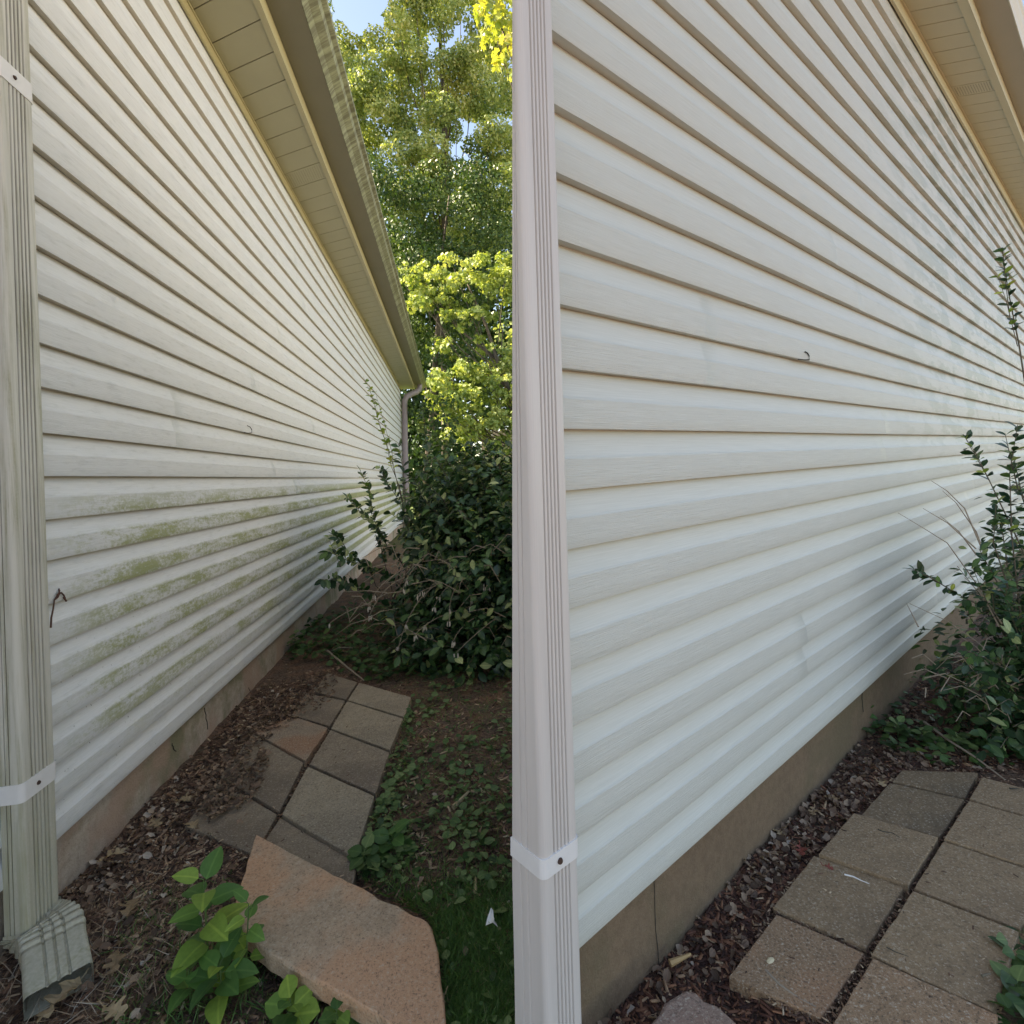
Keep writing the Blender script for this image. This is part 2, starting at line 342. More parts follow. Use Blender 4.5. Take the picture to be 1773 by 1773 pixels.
# ------------------------------------------------------------------ houses
def board_edges(ys, px_of_y, Fr, top):
    z = sorted(Fr.wp(px_of_y(y), y, .014)[1] for y in ys)
    st = (z[-1]-z[-4])/3
    while z[-1]+st < top-.03: z.append(z[-1]+st)
    z.append(top); return z
def siding(Fr, zs, s_start, s_end, mat, root, seams, name='siding', dep=1.0):
    V = []; Fc = []; Ph = []
    rl = random.Random(5)
    for bi in range(len(zs)-1):
        z0, z1 = zs[bi], zs[bi+1]; h = z1-z0
        sm = list(seams.get(bi, []))
        if not sm: sm = [rl.uniform(1, 3.5) if rl.random() < .35 else rl.uniform(5, 8)]
        sm += [rl.uniform(8.5, 12)]
        ss = []; s = s_start(z0)+.001; step = .11
        while s < s_end: ss.append(s); s += step*(1 if s < 5 else 2)
        ss.append(s_end)
        for q in sm: ss += [q-.0007, q+.0007]
        ss = sorted(set(ss)); a1, a2, a3 = rl.uniform(0, 6), rl.uniform(0, 6), rl.uniform(0, 6)
        def wob(s): return .0011*math.sin(1.9*s+a1)+.0008*math.sin(4.3*s+a2)+.0004*math.sin(11*s+a3)
        def seam(s): return .0020 if sum(1 for q in sm if s > q) % 2 == 0 else 0.0
        strips = [[(.012, -.003, 1.0), (0.0, .0205, 1.0)], [(0, .0205, 0), (.03, .022, .03), (.25, .0208, .25), (.50, .0190, .5)],
                  [(.50, .0190, .5), (.58, .0142, .58), (.67, .0096, .67), (.77, .0058, .77), (.87, .0030, .87), (.955, .0012, .93), (1.014, -.0030, 1.0)]]
        for st in strips:
            b = len(V); n = len(st)
            for s in ss:
                for (t, o, ph) in st:
                    zz = z0+t*h; s_ = max(s, s_start(zz))
                    V.append((s_, -(o*dep+wob(s)*(1 if t > .05 else .9)+(seam(s) if o > .002 else 0)), zz+.0008*math.sin(2.3*s+a2))); Ph.append(ph)
            for i in range(len(ss)-1):
                for j in range(n-1): Fc.append((b+i*n+j, b+(i+1)*n+j, b+(i+1)*n+j+1, b+i*n+j+1))
    return link(name, V, Fc, mat, root, True, {'phase': ('POINT', Ph)})
def ext(mb, prof, s0, s1, n=1):   # extrude (out,z) profile along s ; s0/s1 may be callables of z
    f0 = s0 if callable(s0) else (lambda z: s0); f1 = s1 if callable(s1) else (lambda z: s1)
    mb.sweep(prof, [[(f0(z)+(f1(z)-f0(z))*i/n, -o, z) for (o, z) in prof] for i in range(n+1)])
def eave(Fr, root, s0, s1, Hs, fo, Hg, go, Ht, gto, joint0, pitch, skew, m, inner=.02, slope=.42, width=7.0, gend=None, vent_k=5):
    mb = MB(); k0 = int((s0-joint0)/pitch)-1; k = k0
    vent = MB()
    while joint0+k*pitch < s1+.3:
        a = joint0+k*pitch+.0038; b = joint0+(k+1)*pitch-.0038
        def P(s, o): return (min(max(s+(o-fo)*skew, s0), s1), -o, 0)
        q = [P(a, inner), P(b, inner), P(b, fo), P(a, fo)]
        if q[1][0]-q[0][0] > .01 or q[2][0]-q[3][0] > .01:
            mb.hexa([(x, y, Hs-.004*0) for x, y, _ in reversed(q)]+[(x, y, Hs+.006) for x, y, _ in reversed(q)])
            if k == vent_k:      # perforated panel: rows of tiny slots
                for u in np.linspace(.12, .88, 12):
                    for w in np.linspace(.08, .92, 16):
                        so = inner+(fo-inner)*w; ss = a+(b-a)*u
                        x, y, _ = P(ss, so)
                        if s0+.1 < x < 6: vent.box(x-.0016, x+.0016, y-.0016, y+.0016, Hs-.0008, Hs+.001)
        k += 1
    so = mb.build('soffit', m['soffit'], root)
    mb = MB(); ext(mb, [(0, Hs+.008), (fo, Hs+.008), (fo, Hs+.02), (0, Hs+.02)], s0, s1); mb.build('soffit_backing', MT['dark'], so)
    if vent.V: vent.build('vent_slots', MT['dark'], so)
    mb = MB()   # J channel at the wall and frieze strip
    ext(mb, [(.004, Hs-.012), (inner+.004, Hs-.012), (inner+.004, Hs-.001), (.004, Hs-.001)], s0, s1)
    ext(mb, [(.012, Hs-.034), (inner-.004, Hs-.034), (inner-.004, Hs-.013), (.012, Hs-.013)], s0, s1)
    mb.build('channel_trim', m['trim'], root)
    mb = MB()
    ext(mb, [(fo-.035, Hs-.006), (fo+.004, Hs-.012), (fo+.004, Hg+.15), (fo-.012, Hg+.15), (fo-.012, Hs+.005), (fo-.035, Hs-.001)], s0, s1+.01)
    mb.build('fascia', m['trim'], root)
    g1 = gend or s1+.1
    mb = MB(); ext(mb, [(fo+.006, Hg), (go, Hg), (go, Hg+.006), (fo+.006, Hg+.006)], s0, g1)
    gu = mb.build('gutter', m['gutter'], root)
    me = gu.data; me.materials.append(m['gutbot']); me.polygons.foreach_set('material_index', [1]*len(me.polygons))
    mb = MB(); dz = Ht-Hg; dd = gto-go
    pr = [(go+.001, Hg-.003), (go+dd*.25, Hg+dz*.25), (go+dd*.65, Hg+dz*.5), (go+dd*.75, Hg+dz*.75), (gto, Hg+dz*.85), (gto+.004, Ht), (gto-.012, Ht), (go-.004, Hg+dz*.5), (go-.004, Hg-.001)]
    ext(mb, pr, s0, g1, 40)
    mb.build('gutter_face', m['gutter'], gu)
    mb = MB(); mb.add([(g1, -(fo+.006), Hg), (g1, -go, Hg), (g1, -(gto), Hg+dz*.85), (g1, -gto, Ht), (g1, -(fo+.006), Ht)], [(0, 1, 2, 3, 4)]); mb.build('gutter_cap', m['gutbot'], gu)
    # roof slope
    mb = MB(); zt = Ht+.02; half = width/2+fo; sh = []
    ext(mb, [(gto-.02, zt-.01), (gto-.02, zt+.03), (gto-half, zt+.03+slope*half), (gto-2*half, zt+.03), (gto-2*half, zt-.01), (gto-half, zt-.01+slope*half)], s0-.0, s1+.12, 1)
    rf = mb.build('roof', MT['shingle'], root)
    return so
def rect_section(s0, s1, ob, D, flute_front, flute_side, r=.014):
    """outline of a fluted rectangular pipe in (s,out); returns points and groove mask"""
    P = []; G = []
    def face(a, b, fl, depth=.0045):
        ax, ay = a; bx, by = b; L = math.hypot(bx-ax, by-ay); nx_, ny_ = (by-ay)/L, -(bx-ax)/L   # normal to the left of travel is outside
        ts = [0.0]
        pts = [(0, 0)]
        for f in fl: w = .028; pts += [(f-w*1.3, 0), (f-w*.5, depth), (f+w*.5, depth), (f+w*1.3, 0)]
        pts.append((1, 0))
        for t, d in pts: P.append((ax+(bx-ax)*t+nx_*d, ay+(by-ay)*t+ny_*d)); G.append(1.0 if d > 0 else 0.0)
    def arc(cx, cy, a0, a1):
        for i in range(1, 5):
            a = math.radians(a0+(a1-a0)*i/5); P.append((cx+r*math.cos(a), cy+r*math.sin(a))); G.append(0.0)
    rr = min(r, (D-ob)*.45)
    face((s0, ob), (s0, D-r), flute_side, .003)
    arc(s0+r, D-r, 180, 90)
    face((s0+r, D), (s1-r, D), flute_front)
    arc(s1-r, D-r, 90, 0)
    P.append((s1, D-r)); G.append(0); P.append((s1, ob)); G.append(0)
    return P, G
def lin(z0, v0, z1, v1): return lambda z: v0+(v1-v0)*(z-z0)/(z1-z0)

# ---- house with algae stained boards (left)
zsA_ys = [84, 167, 256, 343, 429, 512, 595, 671, 750, 824.5, 899, 970, 1044, 1115, 1185, 1252, 1322, 1385, 1448]
HsA = FA.oh(325, 0, out=.02); zsA = board_edges(zsA_ys, lambda y: 55+(y-84)*.0341, FA, HsA-.075)
rzA = math.atan2(FA.d[1], FA.d[0])
hA = tag(empty('siding_house', FA.o, rzA), 'dirty white siding wall with green algae on its lower boards and a stained downspout', 'house')
def board_at(Fr, zs, px, py):
    z = Fr.wp(px, py, .014)[1]; return max(i for i in range(len(zs)-1) if zs[i] <= z)
def seam_dict(Fr, zs, L):
    d = {}
    for px, py in L: d[board_at(Fr, zs, px, py)] = [Fr.wp(px, py, .014)[0]]
    return d
SA0, SA1 = -1.6, 13.4
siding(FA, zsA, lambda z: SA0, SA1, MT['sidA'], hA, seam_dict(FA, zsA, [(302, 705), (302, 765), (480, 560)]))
mb = MB(); ext(mb, [(.006, HsA-.075), (.019, HsA-.075), (.019, HsA-.034), (.006, HsA-.034)], SA0, SA1); mb.build('frieze_board', MT['trim'], hA)
mb = MB(); ext(mb, [(-.006, -.25), (-.006, zsA[0]+.01), (-.18, zsA[0]+.01), (-.18, -.25)], SA0, SA1, 60)
mb.V = [(x, y+(.002*math.sin(3*x)+.0015*math.sin(13*x) if y > 0 and z < .1 else 0), z) for x, y, z in mb.V]
mb.build('foundation', MT['fndA'], hA)
# cracks in the foundation
mb = MB()
for cx, cy, ln in ((356, 1225, .12), (300, 1287, .05), (432, 1190, .06)):
    s, z = FA.wp(cx, cy); pts = [(s+random.uniform(-.006, .006)+i*.004, .0045, z-ln*i/6) for i in range(7)]
    mb = MB(); mb.tube([(a, b, c) for a, b, c in pts], .0022, 4); mb.build('foundation_crack', MT['dark'], hA)
mb = MB(); mb.box(SA0, SA1, .003, .17, zsA[0]+.02, HsA+.3)
mb.box(SA0, SA1, .17, 6.9, -.2, HsA+.1)
mb.V = [(x, y, z) for x, y, z in mb.V]; mb.build('house_body', simple('plain_wall', (.6, .6, .58), .7), hA)
foA = FA.oh(449, 0, h=HsA); HgA = HsA+.085; goA = FA.oh(521, 0, h=HgA); HtA = HgA+.12; gtoA = FA.oh(566, 0, h=HtA)
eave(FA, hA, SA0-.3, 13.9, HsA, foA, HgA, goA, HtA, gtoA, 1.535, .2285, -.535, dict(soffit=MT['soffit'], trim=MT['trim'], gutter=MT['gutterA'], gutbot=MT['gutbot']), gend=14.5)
# end return of the eave box
mb = MB(); mb.box(13.4, 13.9, -foA, 0, HsA+.022, HsA+.16); mb.build('eave_return', MT['trim'], hA)
# near downspout
DA = .078
zt_, zb_ = FA.wp(8, 84, DA)[1], FA.wp(42, 1448, DA)[1]
s1f = lin(FA.wp(55, 84, DA)[1], FA.wp(55, 84, DA)[0], FA.wp(102, 1448, DA)[1], FA.wp(102, 1448, DA)[0])
s0f = lin(zt_, FA.wp(-4, 84, DA)[0], zb_, FA.wp(41, 1448, DA)[0])
def pipe(mb, z0, z1, s0f, s1f, obf, D, ff, fs, grow=0.0, n=24):
    rings = []; G = None
    for i in range(n+1):
        z = z0+(z1-z0)*i/n; P, G = rect_section(s0f(z)-grow, s1f(z)+grow, obf(z), D+grow, ff, fs)
        rings.append([(s, -o, z) for s, o in P])
    mb.sweep(rings[0], rings, a=list(map(float, G)))
FL, FS = [.22, .36, .50, .64, .78], [.35, .6]
dsA = None
mb = MB(); zj = .05
pipe(mb, zj, HgA-.25, s0f, s1f, lambda z: .022, DA, FL, FS)
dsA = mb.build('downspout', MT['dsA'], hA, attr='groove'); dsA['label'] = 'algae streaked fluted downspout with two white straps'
def strap(Fr, dsobj, zc, hgt, s0f, s1f, obf, D, screw=None):
    mb = MB(); pipe(mb, zc-hgt/2, zc+hgt/2, s0f, s1f, obf, D, [], [], .0022, 1)
    st = mb.build('strap', MT['strap'], dsobj)
    z = zc; s = s0f(z)+(s1f(z)-s0f(z))*.42; mb = MB()
    mb.tube([(s, -(D+.003), z), (s, -(D+.0065), z)], [.0062, .0048], 10); mb.build('screw', MT['rust'], st)
strap(FA, dsA, FA.wp(42, 1372, DA)[1], .052, s0f, s1f, lambda z: .022, DA)
strap(FA, dsA, FA.wp(10, 122, DA)[1], .06, s0f, s1f, lambda z: .022, DA)
# ribbed elbow kicking out over the ground, turned a little away from the wall's end
mb = MB(); rings = []; G = []
wid = (s1f(.1)-s0f(.1)); sc = (s1f(.1)+s0f(.1))/2
cs_, co_, cz_ = sc, .05, .066; NE = 60; dl = .50/NE; path = []
for i in range(NE+1):
    t = i/NE; u = min(1, max(0, (t-.16)/.42)); ang = math.radians(80)*u*u*(3-2*u); th = math.radians(52)*u
    path.append((cs_, co_, cz_, ang, th, t))
    cs_ -= math.sin(th)*math.sin(ang)*dl; co_ += math.cos(th)*math.sin(ang)*dl; cz_ -= math.cos(ang)*dl
z0_, z1_ = path[0][2], path[-1][2]
for (ps_, po_, pz_, ang, th, t) in path:
    pz = .036+(pz_-z1_)*(z0_-.036)/(z0_-z1_)
    ribbed = .16 < t < .66; k = int(t*NE) % 4
    rib = .003 if ribbed and k < 2 else 0.0
    P, g = rect_section(-wid/2-.003-rib, wid/2+.003+rib, -.031-rib, .031+rib, [.3, .5, .7], [.5], .012)
    rings.append([(ps_+a*math.cos(th)-b_*math.sin(th)*math.cos(ang), -(po_+a*math.sin(th)+b_*math.cos(th)*math.cos(ang)), pz+b_*math.sin(ang)) for a, b_ in P])
    G += [1.0 if (ribbed and k == 3) else q*.3 for q in g]
b = len(mb.V); mb.sweep(rings[0], rings, caps=False); mb.A = G
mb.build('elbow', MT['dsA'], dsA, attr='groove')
# far downspout: round grey pipe from gutter end back to the wall corner and down
mb = MB(); s_ = 13.2; zz = HgA
pth = [(s_+.5, -.56, zz+.02), (s_+.5, -.56, zz-.05), (s_+.45, -.54, zz-.14), (s_+.35, -.46, zz-.24), (s_+.2, -.32, zz-.31), (s_+.05, -.20, zz-.40), (s_, -.14, zz-.54), (s_, -.125, zz-.75), (s_-.1, -.12, 3.0), (s_-.4, -.11, 2.2), (s_-.8, -.11, 1.2), (s_-1.1, -.11, .05)]
pth = [Vector(p) for p in pth]
mb.tube(pth, [.082]*len(pth), 12); o = mb.build('downspout', MT['dsfar'], hA, True); o['label'] = 'thin grey brown downspout curving in below the far gutter end'
# wire clip, dried stem and specks of paint on the boards
def curve_px(Fr, pts, out, rad, name, mat, root):
    mb = MB(); mb.tube([(lambda q: (q[0], -out, q[1]))(Fr.wp(x, y, out)) for x, y in pts], rad, 5); return mb.build(name, mat, root)
curve_px(FA, [(423, 749), (430, 750), (436, 749), (436, 744), (433, 739), (428, 737)], .024, .0022, 'wire_clip', MT['dark'], hA)
mb = MB()
for pts in ([(88, 1087), (89, 1070), (92, 1055), (94, 1040), (99, 1030), (104, 1022)], [(99, 1030), (106, 1026), (110, 1030), (113, 1036)], [(95, 1038), (100, 1034), (103, 1027), (102, 1019)], [(110, 1034), (115, 1041)]):
    mb.tube([(lambda q: (q[0], -.028, q[1]))(FA.wp(x, y, .028)) for x, y in pts], [.003-.0003*i for i in range(len(pts))], 5)
mb.build('dried_vine', simple('dried_vine_brown', (.10, .045, .03), .9), hA)
mb = MB()
for x, y, r in ((202, 518, .012), (207, 521, .006), (198, 522, .006), (309, 524, .005)):
    s, z = FA.wp(x, y, .018); q = [(s+r*(.6+.6*random.random())*math.cos(a), -.0225, z+r*(.6+.7*random.random())*math.sin(a)) for a in np.linspace(0, 6.28, 8)[:-1]]
    mb = MB(); mb.add(q, [tuple(range(7))]); mb.build('paint_fleck', MT['white'], hA)

# ---- washed house (right)
ysB = [62, 186.5, 303, 419, 529, 638.5, 743, 848.6, 950, 1050.6, 1153, 1253, 1352, 1444, 1539, 1631]
HsB = FB.oh(1562, 0, out=.02); zsB = board_edges(ysB, lambda y: 961+(y-62)*.03, FB, HsB-.10)
rzB = math.atan2(FB.d[1], FB.d[0])
hB = tag(empty('siding_house', FB.o, rzB), 'house wall with clean washed white siding, damp patches, brown foundation and clean fluted downspout', 'house')
def s_of_px(Fr, pxf, out, z):   # s on plane out at height z whose image column follows pxf(y)
    y = 900.
    for _ in range(12):
        s, zz = Fr.wp(pxf(y), y, out); y += (zz-z)*F/max(.4, 1.0)*.8
    return s
sBst = lambda z: s_of_px(FB, lambda y: 921+(y-900)*.012, .0, z)
zt = [(-.2, sBst(-.2)), (4.2, sBst(4.2))]; sBl = lin(zt[0][0], zt[0][1], zt[1][0], zt[1][1])
SB1 = 11.0
siding(FB, zsB, sBl, SB1, MT['sidB'], hB, seam_dict(FB, zsB, [(1222, 545), (1222, 630), (1392, 1085), (1392, 1140), (1530, 730), (1530, 775), (1443, 430)]), dep=.92)
mb = MB(); ext(mb, [(.006, HsB-.10), (.019, HsB-.10), (.019, HsB-.034), (.006, HsB-.034)], sBl, SB1); mb.build('frieze_board', MT['trimB'], hB)
mb = MB()
s, z = FB.wp(1137, 1575); mb.tube([(s+.003*math.sin(i*1.7), .0045, z+.10-.05*i) for i in range(7)], .0009, 4); mb.build('foundation_crack', MT['dark'], hB)
mb = MB(); s, z = FB.wp(1495, 1210); mb.tube([(s+.004*math.sin(i*2.1), .0045, z+.06-.03*i) for i in range(5)], .0018, 4)
mb.build('foundation_crack', MT['dark'], hB)
TH = 1.5
# body behind the wall; its near end follows the sight line along the wall's end
def bodyB(z0, z1, out=.003, TH=.9):
    P = []
    for z in (z0, z1):
        a = sBl(z)+.004; w = FB.world(a, 0, z)
        dx, dy = w[0]+.02, w[1]; Lh = math.hypot(dx, dy); rx, ry = dx/Lh, dy/Lh      # along the ray, turned slightly inwards
        k = TH/-(rx*FB.n[0]+ry*FB.n[1]); bx, by = w[0]+rx*k, w[1]+ry*k
        sb = (bx-FB.o[0])*FB.d[0]+(by-FB.o[1])*FB.d[1]
        P += [(a, out, z), (SB1, out, z), (SB1, TH, z), (sb+.02, TH, z)]
    return P
mb = MB(); mb.hexa(bodyB(-.25, zsB[0]+.012, .006, .88)); mb.build('foundation', MT['fndB'], hB)
mb = MB(); mb.hexa(bodyB(zsB[0]+.02, HsB+.2)); mb.build('house_body', simple('plain_wall_clean', (.66, .66, .64), .7), hB)
foB = FB.oh(1673, 0, h=HsB); HgB = HsB+.085; goB = foB+.10; HtB = HgB+.12; gtoB = goB+.03
goB = FB.oh(1747, 0, h=HgB); gtoB = goB+.03
sB_e0 = .55
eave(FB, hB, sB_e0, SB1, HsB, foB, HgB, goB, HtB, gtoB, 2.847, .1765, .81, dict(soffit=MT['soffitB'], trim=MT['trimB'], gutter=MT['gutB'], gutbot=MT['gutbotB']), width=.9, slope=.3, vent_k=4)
# overlap joint in the fascia
s, _ = 0, 0
r = FB.wp(1696, 30, foB+.006); mb = MB(); mb.box(sB_e0, r[0], -(foB+.0095), -(foB+.0045), HsB-.015, HgB-.002); mb.build('fascia_lap', MT['trimB'], hB)
DB = .088
s1b = lin(FB.wp(961, 62, DB)[1], FB.wp(961, 62, DB)[0], FB.wp(1008, 1631, DB)[1], FB.wp(1008, 1631, DB)[0])
s0b = lin(FB.wp(899, 62, DB)[1], FB.wp(899, 62, DB)[0], FB.wp(944, 1631, DB)[1], FB.wp(944, 1631, DB)[0])
def ob_at(z):   # how far back the pipe's near side reaches at this height
    s = s0b(z); best = None; tx = 887+ (5 if z < .2 else 5*max(0, (.45-z)/.25) if z < .45 else 0)
    lo, hi = -.1, DB-.016
    def px(o):
        w = FB.world(s, o, z); zz = w[2]-HC; xc = (w[0]*cr-zz*sr)/w[1]; return CX+F*xc
    for _ in range(40):
        mid = (lo+hi)/2
        if px(mid) < tx: lo = mid
        else: hi = mid
    return min((lo+hi)/2, DB-.017)
mb = MB(); pipe(mb, -.15, HgB-.1, s0b, s1b, ob_at, DB, FL, FS, 0, 40)
dsB = mb.build('downspout', MT['dsB'], hB, attr='groove'); dsB['label'] = 'clean pale fluted downspout with one strap at the house corner'
strap(FB, dsB, FB.wp(936, 1512, DB)[1], .036, s0b, s1b, lambda z: ob_at(z)-.003, DB)
curve_px(FB, [(1382, 622), (1391, 623), (1401, 623), (1401, 616), (1398, 611), (1394, 609)], .024, .0022, 'wire_clip', MT['dark'], hB)

# ------------------------------------------------------------------ pavers
PM = [concrete('paver_grey', (.36, .29, .205), (.22, .175, .125), .3), concrete('paver_rusty', (.33, .25, .18), None, .3, 1, (.30, .155, .09)),
      concrete('paver_damp', (.29, .225, .16), (.15, .11, .08), .25), concrete('paver_tan', (.33, .222, .128), (.215, .142, .082), .28),
      concrete('paver_tan_dark', (.25, .17, .098), (.14, .10, .06), .3), concrete('paver_orange', (.36, .225, .13), None, .4, 1, (.36, .20, .11))]
def slab(name, px, top, thick, mat, label, group=None, cat='paver', tilt=None, rough=.0008, bev=.003):
    P = [gp(x, y, top) for x, y in px]
    if tilt: P = [Vector((p.x, p.y, 0))+Vector((0, 0, t)) for p, t in zip([gp(x, y, t) for (x, y), t in zip(px, tilt)], tilt)]
    c = sum(P, Vector())/len(P); rl = random.Random(len(label)*7+int(px[0][0]))
    # subdivide the outline for a slightly worn edge
    Q = []
    for i, p in enumerate(P):
        q = P[(i+1) % len(P)]; n = max(2, int((q-p).length/.03))
        for k in range(n):
            w = p.lerp(q, k/n); d = (w-c); d.z = 0; d.normalize(); j = rl.gauss(0, rough)-(bev*.4 if k == 0 else 0); Q.append(w+d*j)
    n = len(Q); mb = MB(); rings = []
    for ins, dz in ((0, -thick), (0, -bev), (bev*.35, -bev*.3), (bev, 0)):
        rings.append([w-((w-c).xy.normalized().to_3d())*ins+Vector((0, 0, dz)) for w in Q])
    mb.V = [tuple(v-Vector((c.x, c.y, 0))) for R in rings for v in R]; mb.A = [0.]*len(mb.V)
    for i in range(3):
        for j in range(n): k = (j+1) % n; mb.F.append((i*n+j, i*n+k, (i+1)*n+k, (i+1)*n+j))
    mb.V.append((0, 0, c.z+.001)); mb.A.append(0); ci = len(mb.V)-1
    for j in range(n): mb.F.append((3*n+j, 3*n+(j+1) % n, ci))
    # orientation: make sure faces look up
    area = sum(Q[j].x*Q[(j+1) % n].y-Q[(j+1) % n].x*Q[j].y for j in range(n))
    if area < 0: mb.F = [tuple(reversed(f)) for f in mb.F]
    o = mb.build(name, mat); o.location = (c.x, c.y, 0); o.rotation_euler.z = 0
    return tag(o, label, cat, group)
GAp = 'concrete pavers by the dirty wall'; GBp = 'concrete pavers by the clean wall'
slab('paver', [(622, 1182), (712, 1207), (699, 1241), (602, 1212)], .035, .06, PM[0], 'farthest grey paver of the outer row, back edge under the shrub, dirty wall side', GAp)
slab('paver', [(601, 1214), (698, 1244), (675, 1298), (573, 1261)], .035, .06, PM[0], 'grey paver second from the shrub in the outer row beside the dirty wall', GAp)
slab('paver', [(572, 1264), (674, 1302), (650, 1374), (536, 1323)], .037, .06, PM[2], 'grey paver third from the shrub in the outer row beside the dirty wall', GAp)
slab('paver', [(533, 1327), (648, 1378), (614, 1485), (488, 1410)], .038, .07, PM[0], 'large grey paver with a dark smudge, outer row, just behind the leaning slab', GAp)
slab('paver', [(485, 1416), (617, 1493), (608, 1560), (430, 1500)], .026, .06, PM[2], 'grey paver half hidden under the far edge of the leaning pink slab', GAp)
slab('paver', [(566, 1165), (619, 1181), (599, 1211), (545, 1197)], .026, .05, PM[2], 'small dark paver at the shrub end of the inner row by the dirty wall', GAp)
slab('paver', [(530, 1200), (598, 1213), (571, 1257), (505, 1238)], .024, .05, PM[2], 'dark paver partly under bark chips, second in the inner row by the dirty wall', GAp)
slab('paver', [(508, 1240), (568, 1260), (529, 1317), (440, 1268)], .032, .06, PM[1], 'paver with a rusty orange stain in the inner row by the dirty wall', GAp)
slab('paver', [(438, 1271), (526, 1320), (484, 1405), (380, 1345)], .024, .06, PM[2], 'dark damp brown paver in the inner row between the rusty one and the leaf litter', GAp)
slab('paver', [(377, 1349), (480, 1410), (440, 1480), (320, 1430)], .019, .05, PM[2], 'nearly buried dark paver at the near end of the inner row, dirty wall side', GAp)
slab('stone_slab', [(443, 1444), (500, 1474), (577, 1512), (605, 1525), (660, 1553), (719, 1584), (742, 1595), (752, 1615), (759, 1645), (765, 1700), (772, 1765), (776, 1810), (715, 1800), (655, 1757), (602, 1727), (529, 1688), (453, 1643), (420, 1610), (410, 1580), (407, 1560), (424, 1505)],
     .07, .045, concrete('pink_slab', (.52, .37, .25), (.40, .30, .21), .3, 1, (.60, .32, .18)), 'thick weathered pinkish slab with broken corners lying askew in front of the pavers', None, 'stone slab', None, .0015, .007)
# washed side
slab('paver', [(1700, 1345), (1800, 1371), (1800, 1418), (1678, 1383)], .032, .06, PM[3], 'tan paver touching the green shrub, far end of the outer row at the clean wall', GBp)
slab('paver', [(1677, 1386), (1845, 1434), (1815, 1511), (1634, 1452)], .034, .06, PM[3], 'tan paver second from the shrub in the outer row along the clean wall', GBp)
slab('paver', [(1633, 1456), (1813, 1515), (1766, 1608), (1582, 1538)], .030, .06, PM[3], 'speckled tan paver in the middle of the outer row along the clean wall', GBp)
slab('paver', [(1580, 1542), (1765, 1612), (1720, 1751), (1507, 1652)], .036, .075, PM[3], 'largest tan paver with a raised right edge in the outer row, clean wall side', GBp)
slab('paver', [(1511, 1658), (1728, 1757), (1700, 1860), (1425, 1800)], .036, .06, PM[5], 'orange tan paver at the bottom edge of the photo in the outer row', GBp)
slab('paver', [(1562, 1333), (1693, 1338), (1671, 1381), (1545, 1352)], .024, .05, PM[4], 'dull tan paver under leaves at the shrub end of the inner row, clean wall side', GBp)
slab('paver', [(1540, 1355), (1670, 1384), (1627, 1449), (1490, 1412)], .024, .05, PM[4], 'sunken dark tan paver beyond the raised grey one, inner row, clean wall side', GBp)
slab('paver', [(1478, 1407), (1624, 1449), (1572, 1532), (1417, 1478)], .034, .06, PM[3], 'raised grey paver with a black twig on it, inner row, clean wall side', GBp)
slab('paver', [(1409, 1481), (1565, 1536), (1500, 1641), (1338, 1570)], .024, .06, PM[3], 'tan paver carrying a red leaf, inner row, clean wall side', GBp)
slab('paver', [(1344, 1582), (1497, 1650), (1421, 1762), (1262, 1690)], .020, .05, PM[5], 'sunken reddish brown paver with dirt over its edges, nearest of the inner row', GBp)
slab('stone_slab', [(1187, 1708), (1222, 1727), (1262, 1752), (1300, 1800), (1240, 1850), (1090, 1850), (1122, 1770), (1150, 1735)], .07, .06, concrete('red_slab', (.33, .22, .17), None, .35, 1, (.36, .19, .13)), 'corner of a red brown slab at the bottom edge in front of the clean wall', None, 'stone slab', None, .003, .01)

# ------------------------------------------------------------------ trees
def crown(name, root, centers, radii, per, size, tpl, mat, up=.35, flat=.75, jit=.35, tone_mu=None):
    P, A, N, Sz, T = [], [], [], [], []
    inv = root.matrix_basis.inverted()
    for c, r in zip(centers, radii):
        n = int(per*(r**2)); d = rdir(n); rad = r*np.cbrt(rng.random(n))**.8; p = np.array(c)+d*rad[:, None]*np.array([1, 1, flat])
        nn = d*.5+rdir(n)*.7+np.array([0, 0, up]); a = np.cross(nn, rdir(n)); a[:, 2] -= .25
        P.append(p); A.append(a); N.append(nn); Sz.append(size*(.6+.8*rng.random(n))); T.append(np.clip(rng.normal(tone_mu if tone_mu else .5, .2, n)+rng.normal(0, .13), 0, 1))
    return scatter(name, tpl, np.concatenate(P), np.concatenate(A), np.concatenate(N), np.concatenate(Sz), mat, root, np.concatenate(T), smooth=False, inv=inv)
def limbs(root, base, centers, r0, name='trunk', frac=1.0, split=.5):
    inv = root.matrix_basis.inverted(); mb = MB(); base = Vector(base)
    cs = [Vector(c) for c in centers]; top = sum(cs, Vector())/len(cs); H = max(c.z for c in cs)
    tp = [base+Vector((0, 0, -.2))]+[base.lerp(Vector((top.x, top.y, H*.9)), t)+Vector((random.uniform(-.15, .15), random.uniform(-.15, .15), 0)) for t in (.2, .4, .6, .8, 1)]
    mb.tube(tp, [r0*1.25, r0, r0*.8, r0*.6, r0*.4, r0*.15], 10); mb.build(name, MT['bark'], root, True, inv=inv)
    mb = MB()
    for c in cs:
        if random.random() > frac: continue
        t = min(.95, max(.1, (c.z/H)*.75-.1+random.uniform(-.08, .05))); i = t*5; k = int(i); st = tp[k].lerp(tp[k+1], i-k)
        mid = st.lerp(c, .5)+Vector((random.uniform(-.3, .3), random.uniform(-.3, .3), -.1*(c-st).length))
        mb.tube([st, st.lerp(mid, .5), mid, mid.lerp(c, .5), c+(c-mid)*.15], [r0*.28, r0*.22, r0*.15, r0*.09, r0*.03], 5)
    mb.build('limbs', MT['bark'], root, True, inv=inv)
